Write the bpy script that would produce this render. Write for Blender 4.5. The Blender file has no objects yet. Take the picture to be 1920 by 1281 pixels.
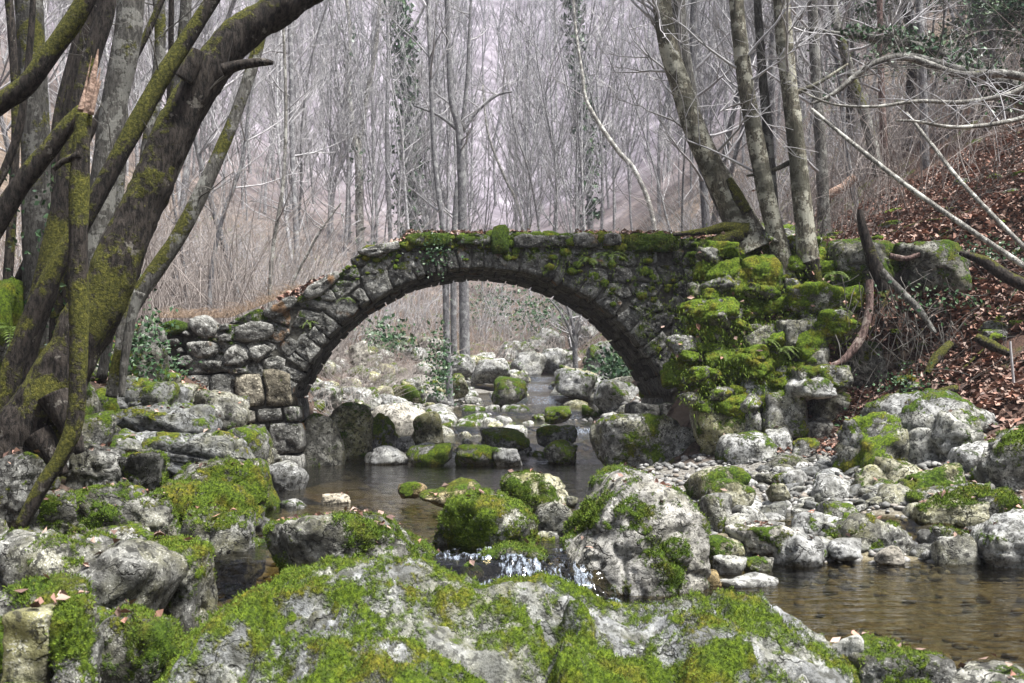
import bpy, bmesh, math, random
import numpy as np
from mathutils import Vector

# ------------------------------------------------------------------ camera, sky, sun, exposure
scene = bpy.context.scene
COL = scene.collection
HAZE = 0.0006
FPX, HX, HY, CZ = 2000.0, 960.0, 720.0, 1.1          # focal length in photo pixels, principal axis, eye height
cam = bpy.data.cameras.new("camera"); cam_o = bpy.data.objects.new("camera", cam); COL.objects.link(cam_o)
cam.sensor_width = 36.0; cam.lens = FPX / 1920 * 36.0
cam_o.location = (0, 0, CZ); cam_o.rotation_euler = (math.radians(90), 0, 0)
cam.shift_y = (HY - 640.5) / 1920
cam.clip_start = 0.05; cam.clip_end = 3000
cam.dof.use_dof = True; cam.dof.focus_distance = 11.0; cam.dof.aperture_fstop = 5.6
scene.camera = cam_o

SUN_EL, SUN_AZ = 66.0, 120.0        # degrees; azimuth measured clockwise from +Y (high, from the gravel-bar side of the valley)
world = bpy.data.worlds.new("World"); scene.world = world; world.use_nodes = True
wn = world.node_tree; wn.nodes.clear()
w_out = wn.nodes.new("ShaderNodeOutputWorld"); w_bg = wn.nodes.new("ShaderNodeBackground")
w_hs = wn.nodes.new("ShaderNodeHueSaturation"); w_sky = wn.nodes.new("ShaderNodeTexSky")
w_sky.sky_type = 'NISHITA'; w_sky.sun_disc = False
w_sky.sun_elevation = math.radians(SUN_EL); w_sky.sun_rotation = math.radians(SUN_AZ)
w_sky.air_density = 1.0; w_sky.dust_density = 3.0; w_sky.ozone_density = 1.0
w_hs.inputs["Saturation"].default_value = 0.50          # an overcast sky is nearly colourless
w_bg.inputs["Strength"].default_value = 0.08
wn.links.new(w_sky.outputs[0], w_hs.inputs["Color"]); wn.links.new(w_hs.outputs[0], w_bg.inputs["Color"])
wn.links.new(w_bg.outputs[0], w_out.inputs["Surface"])
sun = bpy.data.lights.new("sun", 'SUN'); sun.energy = 5.0; sun.angle = math.radians(16); sun.color = (1.0, 0.985, 0.96)
sun_o = bpy.data.objects.new("sun", sun); COL.objects.link(sun_o)
_a, _e = math.radians(SUN_AZ), math.radians(SUN_EL)
_d = Vector((math.sin(_a) * math.cos(_e), math.cos(_a) * math.cos(_e), math.sin(_e)))
sun_o.rotation_euler = _d.to_track_quat('Z', 'Y').to_euler(); sun_o.location = (0, 0, 60)
vs = scene.view_settings
vs.view_transform = 'Standard'; vs.look = 'None'; vs.exposure = 1.6; vs.gamma = 1.0; vs.use_curve_mapping = False
scene.cycles.max_bounces = 4; scene.cycles.diffuse_bounces = 2; scene.cycles.glossy_bounces = 2
scene.cycles.transmission_bounces = 2; scene.cycles.transparent_max_bounces = 6; scene.cycles.volume_bounces = 0
scene.cycles.caustics_reflective = False; scene.cycles.caustics_refractive = False

# ------------------------------------------------------------------ helpers
RNG = np.random.default_rng(7)
def P(px, py, Y): return np.array(((px - HX) / FPX * Y, Y, CZ - (py - HY) / FPX * Y))

def _hash(ix, iy, iz, seed):
    h = (ix * np.uint32(374761393) + iy * np.uint32(668265263) + iz * np.uint32(2147483647) + np.uint32((seed * 974634777 + 12345) & 0xffffffff))
    h = (h ^ (h >> np.uint32(13))) * np.uint32(1274126177)
    h = (h ^ (h >> np.uint32(16))) * np.uint32(2246822519)
    return ((h ^ (h >> np.uint32(15))) & np.uint32(0xffffff)).astype(np.float32) / 16777215.0
def vnoise(p, seed=0):
    p = np.asarray(p, np.float32); i = np.floor(p); f = p - i; f = f * f * (3 - 2 * f)
    i = i.astype(np.int64).astype(np.uint32); x, y, z = i[:, 0], i[:, 1], i[:, 2]; o = np.uint32(1)
    fx, fy, fz = f[:, 0], f[:, 1], f[:, 2]
    def L(a, b, t): return a + (b - a) * t
    with np.errstate(over='ignore'):
        a = L(L(_hash(x, y, z, seed), _hash(x + o, y, z, seed), fx), L(_hash(x, y + o, z, seed), _hash(x + o, y + o, z, seed), fx), fy)
        b = L(L(_hash(x, y, z + o, seed), _hash(x + o, y, z + o, seed), fx), L(_hash(x, y + o, z + o, seed), _hash(x + o, y + o, z + o, seed), fx), fy)
    return L(a, b, fz)
def fbm(p, octv=4, seed=0, gain=0.5, lac=2.07):
    p = np.asarray(p, np.float32); s = np.zeros(len(p), np.float32); a = 1.0; t = 0.0
    for k in range(octv):
        s += a * vnoise(p, seed + k * 17); t += a; a *= gain; p = p * lac + 3.1
    return s / t                                    # 0..1
def sstep(a, b, x):
    t = np.clip((x - a) / (b - a), 0, 1); return t * t * (3 - 2 * t)

def mesh_np(name, V, F, attrs=None, smooth=True):
    """F: array (n,3) or (n,4), or a list of such arrays."""
    me = bpy.data.meshes.new(name)
    Fs = F if isinstance(F, list) else [F]
    Fs = [np.asarray(f, np.int32) for f in Fs if len(f)]
    V = np.asarray(V, np.float32)
    nl = sum(f.size for f in Fs); nf = sum(len(f) for f in Fs)
    me.vertices.add(len(V)); me.vertices.foreach_set("co", V.ravel())
    me.loops.add(nl); me.polygons.add(nf)
    me.loops.foreach_set("vertex_index", np.concatenate([f.ravel() for f in Fs]))
    tot = np.concatenate([np.full(len(f), f.shape[1], np.int32) for f in Fs])
    st = np.concatenate([[0], np.cumsum(tot)[:-1]]).astype(np.int32)
    me.polygons.foreach_set("loop_start", st)
    me.polygons.foreach_set("use_smooth", np.full(nf, smooth, bool))
    me.update(calc_edges=True)
    for k, v in (attrs or {}).items():
        a = me.attributes.new(k, 'FLOAT', 'POINT'); a.data.foreach_set("value", np.asarray(v, np.float32))
    return me
def obj(name, me, mat=None, parent=None, loc=None, rotz=None):
    o = bpy.data.objects.new(name, me); COL.objects.link(o)
    if me is not None and mat is not None and not me.materials: me.materials.append(mat)
    if parent is not None: o.parent = parent
    if loc is not None: o.location = loc
    if rotz is not None: o.rotation_euler = (0, 0, rotz)
    return o
def tag(o, label=None, cat=None, group=None, kind=None):
    if label: o["label"] = label
    if cat: o["category"] = cat
    if group: o["group"] = group
    if kind: o["kind"] = kind
    return o
def normals(V, F):
    n = np.zeros_like(V)
    fn = np.cross(V[F[:, 1]] - V[F[:, 0]], V[F[:, 2]] - V[F[:, 0]])
    for k in range(F.shape[1]): np.add.at(n, F[:, k], fn)
    return n / (np.linalg.norm(n, axis=1, keepdims=True) + 1e-9)
_ico = {}
def ico(sub):
    if sub not in _ico:
        bm = bmesh.new(); bmesh.ops.create_icosphere(bm, subdivisions=sub, radius=1.0)
        _ico[sub] = (np.array([v.co[:] for v in bm.verts], np.float32), np.array([[v.index for v in f.verts] for f in bm.faces], np.int32)); bm.free()
    return _ico[sub]
class Acc:
    """collects many small meshes into one"""
    def __init__(s): s.V = []; s.F = {}; s.A = {}; s.n = 0
    def add(s, V, F, **attrs):
        V = np.asarray(V, np.float32); F = np.asarray(F, np.int32)
        s.V.append(V); s.F.setdefault(F.shape[1], []).append(F + s.n)
        for k, v in attrs.items(): s.A.setdefault(k, []).append(np.broadcast_to(np.asarray(v, np.float32), (len(V),)))
        s.n += len(V)
    def mesh(s, name, smooth=True):
        return mesh_np(name, np.concatenate(s.V), [np.concatenate(f) for f in s.F.values()], {k: np.concatenate(v) for k, v in s.A.items()}, smooth)

# ------------------------------------------------------------------ materials
class NT:
    def __init__(s, name):
        s.m = bpy.data.materials.new(name); s.m.use_nodes = True; s.t = s.m.node_tree; s.t.nodes.clear()
        s.out = s.t.nodes.new("ShaderNodeOutputMaterial")
    def n(s, typ, inputs=None, **props):
        x = s.t.nodes.new("ShaderNode" + typ)
        for k, v in props.items(): setattr(x, k, v)
        for k, v in (inputs or {}).items(): s.set(x, k, v)
        return x
    def set(s, x, k, v):
        i = x.inputs[k]
        if isinstance(v, bpy.types.NodeSocket): s.t.links.new(v, i)
        else: i.default_value = v
    def pos(s): return s.n("NewGeometry").outputs["Position"]
    def noise(s, scale, detail=4, rough=0.55, vec=None, dist=0.0):
        return s.n("TexNoise", {"Vector": vec if vec is not None else s.pos(), "Scale": scale, "Detail": detail, "Roughness": rough, "Distortion": dist}).outputs["Fac"]
    def math(s, op, a, b=0.0, clamp=False):
        return s.n("Math", {0: a, 1: b}, operation=op, use_clamp=clamp).outputs[0]
    def ramp(s, fac, stops):
        r = s.n("ValToRGB", {"Fac": fac}); e = r.color_ramp.elements
        while len(e) < len(stops): e.new(0.5)
        for k, (p, c) in enumerate(stops):
            e[k].position = p; e[k].color = (c, c, c, 1) if isinstance(c, (int, float)) else (*c, 1)
        return r.outputs["Color"]
    def step(s, fac, a, b):
        return s.n("MapRange", {"Value": fac, "From Min": a, "From Max": b}, interpolation_type='SMOOTHSTEP').outputs[0]
    def mix(s, fac, a, b, mode='MIX'):
        x = s.n("Mix", data_type='RGBA', blend_type=mode)
        for k, v in ((0, fac), (6, a), (7, b)):
            if isinstance(v, tuple): v = (*v, 1)
            s.set(x, k, v)
        return x.outputs[2]
    def attr(s, name, typ='GEOMETRY'): return s.n("Attribute", attribute_name=name, attribute_type=typ).outputs["Fac"]
    def bump(s, h, strength, dist, nrm=None):
        d = {"Height": h, "Strength": strength, "Distance": dist}
        if nrm is not None: d["Normal"] = nrm
        return s.n("Bump", d).outputs[0]
    def bsdf(s, col, rough=0.85, nrm=None, **kw):
        d = {"Base Color": (*col, 1) if isinstance(col, tuple) else col, "Roughness": rough, "Specular IOR Level": kw.pop("spec", 0.3)}
        if nrm is not None: d["Normal"] = nrm
        d.update(kw)
        b = s.n("BsdfPrincipled", d); s.t.links.new(b.outputs[0], s.out.inputs["Surface"]); return s.m

def moss_colour(t, gain=1.0):
    a = t.noise(5.0, 3); b = t.noise(45.0, 3, 0.65)
    c1 = t.ramp(b, [(0.30, (0.016, 0.028, 0.003)), (0.48, (0.046, 0.084, 0.006)), (0.68, (0.11, 0.175, 0.012))])
    c2 = t.ramp(b, [(0.30, (0.03, 0.032, 0.004)), (0.50, (0.085, 0.09, 0.010)), (0.68, (0.18, 0.18, 0.020))])
    c = t.mix(t.step(a, 0.46, 0.70), c1, c2)
    return c if gain == 1.0 else t.mix(1.0, c, (gain * 1.12, gain, gain * .9), 'MULTIPLY')

def make_rock(name, pale=(0.26, 0.258, 0.238), mid=(0.115, 0.113, 0.103), dark=(0.032, 0.031, 0.026), lich=(0.56, 0.55, 0.49), algae=(0.20, 0.19, 0.09), lich_amt=0.5, algae_amt=0.5, mottle=0.8, moss_gain=1.0):
    t = NT(name)
    big = t.noise(2.3, 4); med = t.noise(9.0, 5, 0.62); fine = t.noise(38.0, 5, 0.68)
    base = t.ramp(med, [(0.33, dark), (0.45, mid), (0.62, pale)])
    base = t.mix(t.math('MULTIPLY', t.step(big, 0.42, 0.66), algae_amt), base, algae)
    vor = t.n("TexVoronoi", {"Vector": t.n("VectorMath", {0: t.pos(), 1: t.n("TexNoise", {"Vector": t.pos(), "Scale": 14.0}).outputs["Color"]}, operation='ADD').outputs[0], "Scale": 13.0}).outputs["Distance"]
    lm = t.math('MULTIPLY', t.step(t.math('ADD', t.math('SUBTRACT', 0.62, vor), t.math('MULTIPLY', t.math('SUBTRACT', med, 0.5), 1.1)), 0.34 - 0.10 * lich_amt, 0.46 - 0.10 * lich_amt), 0.62)
    base = t.mix(lm, base, lich)
    base = t.mix(t.math('MULTIPLY', t.step(t.noise(5.2, 5, 0.65), 0.50, 0.60), 0.65), base, t.mix(0.5, dark, mid))
    base = t.mix(t.math('MULTIPLY', t.step(fine, 0.53, 0.61), 0.8), base, dark)       # specks of black lichen in the pits
    base = t.mix(t.math('MULTIPLY', t.step(t.noise(19.0, 4, 0.65), 0.53, 0.61), 0.85), base, dark)
    wp = t.n("VectorMath", {0: t.pos(), 1: t.n("VectorMath", {0: t.n("TexNoise", {"Vector": t.pos(), "Scale": 5.0, "Detail": 4.0}).outputs["Color"], "Scale": 0.45}, operation='SCALE').outputs[0]}, operation='ADD').outputs[0]
    ck = t.n("TexVoronoi", {"Vector": t.n("Mapping", {"Vector": wp, "Scale": (0.8, 0.8, 1.7), "Rotation": (0.2, 0.35, 0)}).outputs[0], "Scale": 3.6}, feature='DISTANCE_TO_EDGE').outputs["Distance"]
    crack = t.math('MULTIPLY', t.math('SUBTRACT', 1.0, t.step(ck, 0.004, 0.030)), t.step(t.noise(2.0, 2), 0.44, 0.56))
    base = t.mix(t.math('MULTIPLY', crack, 0.85), base, dark)
    tone = t.math('ADD', t.math('ADD', 0.78, t.math('MULTIPLY', t.n("ObjectInfo").outputs["Random"], 0.44)), t.attr("tone", 'OBJECT'))
    base = t.mix(1.0, base, t.n("CombineColor", {0: tone, 1: tone, 2: tone}).outputs[0], 'MULTIPLY')
    warm = t.attr("warm", 'OBJECT')
    base = t.mix(warm, base, t.mix(1.0, base, (1.25, 0.95, 0.55), 'MULTIPLY'))
    m = t.math('ADD', t.math('ADD', t.math('MULTIPLY', t.attr("moss"), 0.75), t.attr("mossy", 'OBJECT')), t.math('MULTIPLY', t.math('SUBTRACT', t.noise(13.0, 5, 0.65), 0.5), 2.2 * mottle))
    m = t.math('ADD', t.math('ADD', m, 0.16), t.math('MULTIPLY', t.math('SUBTRACT', t.noise(48.0, 3, 0.7), 0.5), 1.1 * mottle))
    mk = t.step(m, 0.51 - 0.11 / mottle, 0.51 + 0.11 / mottle)
    col = t.mix(mk, base, moss_colour(t, moss_gain))
    hs = t.math('ADD', t.math('MULTIPLY', fine, 0.6), t.math('MULTIPLY', t.noise(110.0, 3, 0.7), 0.4))
    hs = t.math('SUBTRACT', hs, t.math('MULTIPLY', crack, 1.2))
    hm = t.math('MULTIPLY', t.noise(85.0, 4, 0.75), 2.2)
    h = t.math('ADD', t.math('MULTIPLY', hs, t.math('SUBTRACT', 1.0, mk)), t.math('MULTIPLY', t.math('ADD', hm, 0.5), mk))
    return t.bsdf(col, t.mix(mk, (0.72, 0.72, 0.72), (0.95, 0.95, 0.95)), t.bump(h, 0.9, 0.022), spec=0.22)
M = {}
M['rock'] = make_rock('limestone', moss_gain=1.2)
M['rock_pale'] = make_rock('pale_limestone', pale=(0.38, 0.38, 0.37), mid=(0.22, 0.22, 0.21), dark=(0.06, 0.059, 0.053), lich_amt=0.2, algae_amt=0.25)
M['rock_lush'] = make_rock('lush_moss_stone', moss_gain=1.6)
M['rock_slab'] = make_rock('slab_limestone', pale=(0.22, 0.224, 0.224), mid=(0.12, 0.122, 0.12), dark=(0.04, 0.04, 0.034), lich=(0.42, 0.415, 0.36), lich_amt=-.2, mottle=.65, moss_gain=1.3, algae=(0.16, 0.155, 0.09), algae_amt=.5)
M['rock_dark'] = make_rock('damp_limestone', pale=(0.22, 0.215, 0.19), mid=(0.09, 0.088, 0.075), dark=(0.022, 0.021, 0.018), lich=(0.42, 0.42, 0.37), algae=(0.09, 0.085, 0.035), lich_amt=0.25)
M['rock_yellow'] = make_rock('algae_limestone', pale=(0.36, 0.348, 0.265), mid=(0.19, 0.18, 0.115), dark=(0.045, 0.043, 0.028), algae=(0.22, 0.21, 0.085), lich_amt=0.35, algae_amt=0.8)
def make_bridge_stone():
    t = NT('bridge_stone')
    med = t.noise(7.0, 5, 0.65); fine = t.noise(30.0, 5, 0.7)
    base = t.ramp(med, [(0.34, (0.035, 0.034, 0.030)), (0.48, (0.13, 0.127, 0.115)), (0.66, (0.30, 0.295, 0.27))])
    base = t.mix(t.math('MULTIPLY', t.step(fine, 0.53, 0.63), 0.8), base, (0.46, 0.455, 0.42))
    base = t.mix(t.math('MULTIPLY', t.step(t.noise(16.0, 4, 0.7), 0.56, 0.66), 0.85), base, (0.028, 0.027, 0.022))
    base = t.mix(t.math('MULTIPLY', t.step(t.noise(2.6, 3), 0.62, 0.70), 0.7), base, (0.26, 0.13, 0.045))
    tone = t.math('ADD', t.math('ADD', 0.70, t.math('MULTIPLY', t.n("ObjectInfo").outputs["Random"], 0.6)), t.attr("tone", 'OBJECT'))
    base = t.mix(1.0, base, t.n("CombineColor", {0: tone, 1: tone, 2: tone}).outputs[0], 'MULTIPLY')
    base = t.mix(t.attr("warm", 'OBJECT'), base, t.mix(1.0, base, (1.2, 0.98, 0.6), 'MULTIPLY'))
    m = t.math('ADD', t.attr("moss"), t.math('MULTIPLY', t.math('SUBTRACT', t.noise(9.0, 6, 0.7), 0.5), 1.7))
    mk = t.step(m, 0.42, 0.60)
    col = t.mix(mk, base, moss_colour(t))
    h = t.math('ADD', t.math('ADD', fine, t.math('MULTIPLY', med, 1.6)), t.math('MULTIPLY', t.noise(70.0, 3, 0.75), t.math('ADD', 0.3, mk)))
    return t.bsdf(col, 0.9, t.bump(h, 1.0, 0.05), spec=0.2)
M['bridge'] = make_bridge_stone()
def make_plain(name, c0, c1, scale=8.0, rough=0.9, bump=0.01, spec=0.2):
    t = NT(name); f = t.noise(scale, 5, 0.65)
    return t.bsdf(t.ramp(f, [(0.35, c0), (0.65, c1)]), rough, t.bump(f, 0.8, bump), spec=spec)
M['mortar'] = make_plain('mortar', (0.03, 0.028, 0.023), (0.12, 0.114, 0.097), 20, bump=0.03)
def make_bark(name, c0, c1, lich, lich_amt, bandy=0.0):
    t = NT(name); p = t.pos()
    st = t.n("Mapping", {"Vector": p, "Scale": (1, 1, 0.3)}).outputs[0]
    a = t.noise(38.0, 6, 0.75, st); b = t.noise(6.5, 4, 0.6)
    base = t.ramp(a, [(0.42, c0), (0.58, c1)])
    base = t.mix(t.math('MULTIPLY', t.step(t.math('ADD', b, t.math('MULTIPLY', t.math('SUBTRACT', t.noise(40.0, 3), 0.5), 0.35)), 0.60 - 0.14 * lich_amt, 0.66 - 0.14 * lich_amt), 0.85), base, lich)
    if bandy:
        base = t.mix(t.math('MULTIPLY', t.step(t.noise(2.6, 4, 0.62, t.n("Mapping", {"Vector": p, "Scale": (0.8, 0.8, 1.2)}).outputs[0]), 0.47, 0.60), 0.8), base, (0.045, 0.043, 0.030))
    tone = t.math('ADD', 1.0, t.attr("tone", 'OBJECT'))
    base = t.mix(1.0, base, t.n("CombineColor", {0: tone, 1: tone, 2: tone}).outputs[0], 'MULTIPLY')
    m = t.math('ADD', t.attr("moss"), t.math('MULTIPLY', t.math('SUBTRACT', t.noise(15.0, 5, 0.7), 0.5), 1.3))
    mk = t.step(m, 0.40, 0.62)
    mc = t.ramp(t.noise(50.0, 3, 0.7), [(0.32, (0.020, 0.022, 0.004)), (0.5, (0.070, 0.072, 0.012)), (0.7, (0.17, 0.16, 0.028))])
    col = t.mix(mk, base, mc)
    h = t.math('ADD', a, t.math('MULTIPLY', t.noise(90.0, 3, 0.7), t.math('ADD', 0.2, mk)))
    return t.bsdf(col, 0.9, t.bump(h, 1.0, 0.03), spec=0.2)
M['bark'] = make_bark('mossy_bark', (0.006, 0.005, 0.004), (0.050, 0.041, 0.034), (0.17, 0.155, 0.135), -.3)
M['bark_grey'] = make_bark('grey_bark', (0.07, 0.066, 0.058), (0.20, 0.19, 0.17), (0.36, 0.355, 0.32), 0.5)
M['bark_lichen'] = make_bark('lichen_bark', (0.05, 0.045, 0.034), (0.17, 0.155, 0.115), (0.38, 0.37, 0.30), .75, 1.0)
M['bark_red'] = make_bark('reddish_bark', (0.05, 0.032, 0.028), (0.22, 0.15, 0.13), (0.34, 0.28, 0.24), 0.4)
M['bark_far'] = make_bark('wood_bark', (0.11, 0.107, 0.11), (0.29, 0.283, 0.29), (0.42, 0.42, 0.41), 0.5)
M['twig'] = make_plain('twig_bark', (0.19, 0.185, 0.185), (0.43, 0.415, 0.42), 3.0)
M['twig_dark'] = make_plain('dark_twig_bark', (0.05, 0.046, 0.042), (0.15, 0.14, 0.125), 3.0)
M['twig_warm'] = make_plain('brush_stem', (0.13, 0.112, 0.10), (0.36, 0.32, 0.295), 1.2)
M['splinter'] = make_plain('split_wood', (0.13, 0.08, 0.058), (0.38, 0.27, 0.21), 34, bump=0.04)
def make_leafy(name, cols, island=True, rough=0.6, trans=0.0):
    t = NT(name); g = t.n("NewGeometry")
    r = t.n("ValToRGB", {"Fac": g.outputs["Random Per Island"]}); e = r.color_ramp.elements
    while len(e) < len(cols): e.new(0.5)
    for k, c in enumerate(cols): e[k].position = k / (len(cols) - 1); e[k].color = (*c, 1)
    return t.bsdf(r.outputs[0], rough, None, spec=0.25)
M['litter'] = make_leafy('dead_leaves', [(0.10, 0.055, 0.04), (0.26, 0.135, 0.095), (0.11, 0.065, 0.05), (0.34, 0.185, 0.135), (0.27, 0.19, 0.15), (0.09, 0.05, 0.04), (0.15, 0.10, 0.08), (0.38, 0.27, 0.22)])
M['fern'] = make_leafy('fern_green', [(0.055, 0.10, 0.018), (0.12, 0.17, 0.03), (0.085, 0.13, 0.025)])
M['moss_blade'] = make_leafy('moss_tips', [(0.037, 0.066, 0.005), (0.074, 0.12, 0.009), (0.12, 0.172, 0.014), (0.055, 0.093, 0.007), (0.10, 0.11, 0.015)], rough=0.85)
M['ivy'] = make_leafy('ivy_green', [(0.015, 0.040, 0.014), (0.04, 0.085, 0.03), (0.025, 0.06, 0.03), (0.10, 0.15, 0.07)], rough=0.4)
M['dry_grass'] = make_leafy('dry_grass', [(0.17, 0.12, 0.08), (0.27, 0.20, 0.14), (0.14, 0.09, 0.065)])
def make_pebble():
    t = NT('pebbles'); g = t.n("NewGeometry")
    c = t.ramp(g.outputs["Random Per Island"], [(0.0, (0.07, 0.07, 0.065)), (0.45, (0.17, 0.166, 0.157)), (0.85, (0.32, 0.312, 0.295)), (1.0, (0.20, 0.165, 0.13))])
    f = t.noise(40.0, 4)
    return t.bsdf(t.mix(1.0, c, t.ramp(f, [(0.35, 0.6), (0.6, 1.0)]), 'MULTIPLY'), 0.8, t.bump(f, 0.5, 0.006))
M['pebble'] = make_pebble()
def make_bed_pebble():
    t = NT('stained_pebbles'); g = t.n("NewGeometry")
    c = t.ramp(g.outputs["Random Per Island"], [(0.0, (0.10, 0.08, 0.042)), (0.5, (0.15, 0.12, 0.065)), (1.0, (0.20, 0.165, 0.10))])
    return t.bsdf(c, 0.8, t.bump(t.noise(40.0, 4), 0.5, 0.006))
M['bed_pebble'] = make_bed_pebble()
def make_ground():
    t = NT('forest_floor')
    a = t.noise(14.0, 5, 0.7); b = t.noise(1.6, 4); c = t.noise(60.0, 3, 0.7)
    soil = t.ramp(a, [(0.35, (0.03, 0.023, 0.018)), (0.5, (0.085, 0.062, 0.048)), (0.66, (0.17, 0.12, 0.095))])
    leaf = t.ramp(c, [(0.35, (0.025, 0.016, 0.012)), (0.5, (0.07, 0.042, 0.032)), (0.65, (0.16, 0.095, 0.07))])
    col = t.mix(t.attr("leaf"), soil, leaf)
    col = t.mix(t.math('MULTIPLY', t.step(b, 0.55, 0.66), 0.8), col, moss_colour(t))
    grav = t.ramp(t.noise(30.0, 4, 0.7), [(0.35, (0.06, 0.055, 0.046)), (0.5, (0.16, 0.15, 0.132)), (0.65, (0.29, 0.28, 0.255))])
    col = t.mix(t.attr("gravel"), col, grav)
    bed = t.ramp(t.noise(16.0, 5, 0.7), [(0.35, (0.085, 0.072, 0.045)), (0.52, (0.18, 0.155, 0.102)), (0.68, (0.30, 0.265, 0.19))])
    col = t.mix(t.attr("bed"), col, bed)
    return t.bsdf(col, 0.92, t.bump(t.math('ADD', a, c), 0.9, 0.03), spec=0.15)
M['ground'] = make_ground()
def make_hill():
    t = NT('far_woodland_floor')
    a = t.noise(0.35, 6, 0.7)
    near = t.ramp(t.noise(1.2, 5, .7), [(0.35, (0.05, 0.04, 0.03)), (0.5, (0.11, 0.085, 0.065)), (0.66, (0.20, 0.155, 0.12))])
    far = t.ramp(a, [(0.35, (0.10, 0.088, 0.102)), (0.5, (0.16, 0.143, 0.163)), (0.66, (0.26, 0.238, 0.266))])  # lilac with distance: winter twig tint plus haze put into the colour
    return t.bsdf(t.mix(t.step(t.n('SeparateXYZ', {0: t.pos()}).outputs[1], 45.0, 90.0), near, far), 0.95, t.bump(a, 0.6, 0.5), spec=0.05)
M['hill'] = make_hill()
def make_water():
    t = NT('stream_water')
    p = t.n("Mapping", {"Vector": t.pos(), "Scale": (1.0, 2.6, 1.0)}).outputs[0]
    h = t.math('ADD', t.noise(4.0, 2, 0.5, p), t.math('MULTIPLY', t.noise(13.0, 2, 0.5, p), 0.22))
    nrm = t.bump(h, 0.4, 0.055)
    tr = t.n("BsdfTransparent", {"Color": (0.47, 0.43, 0.30, 1)})
    gl = t.n("BsdfGlossy", {"Color": (1, 1, 1, 1), "Roughness": 0.09, "Normal": nrm})
    fr = t.n("Fresnel", {"IOR": 1.33, "Normal": nrm})
    mx = t.n("MixShader", {0: fr.outputs[0], 1: tr.outputs[0], 2: gl.outputs[0]})
    hf = t.noise(24.0, 4, 0.7)
    fo = t.n("BsdfPrincipled", {"Base Color": (0.36, 0.41, 0.48, 1), "Roughness": 0.2, "Normal": t.bump(hf, 1.0, 0.05)})
    fk = t.step(t.math('ADD', t.attr("foam"), t.math('MULTIPLY', t.math('SUBTRACT', t.noise(13.0, 5, 0.75, t.n("Mapping", {"Vector": t.pos(), "Scale": (3.2, 0.9, 1.0)}).outputs[0]), 0.5), 2.6)), 0.45, 0.95)
    m2 = t.n("MixShader", {0: t.math('MULTIPLY', fk, 0.8), 1: mx.outputs[0], 2: fo.outputs[0]})
    t.t.links.new(m2.outputs[0], t.out.inputs["Surface"]); return t.m
M['water'] = make_water()

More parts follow.
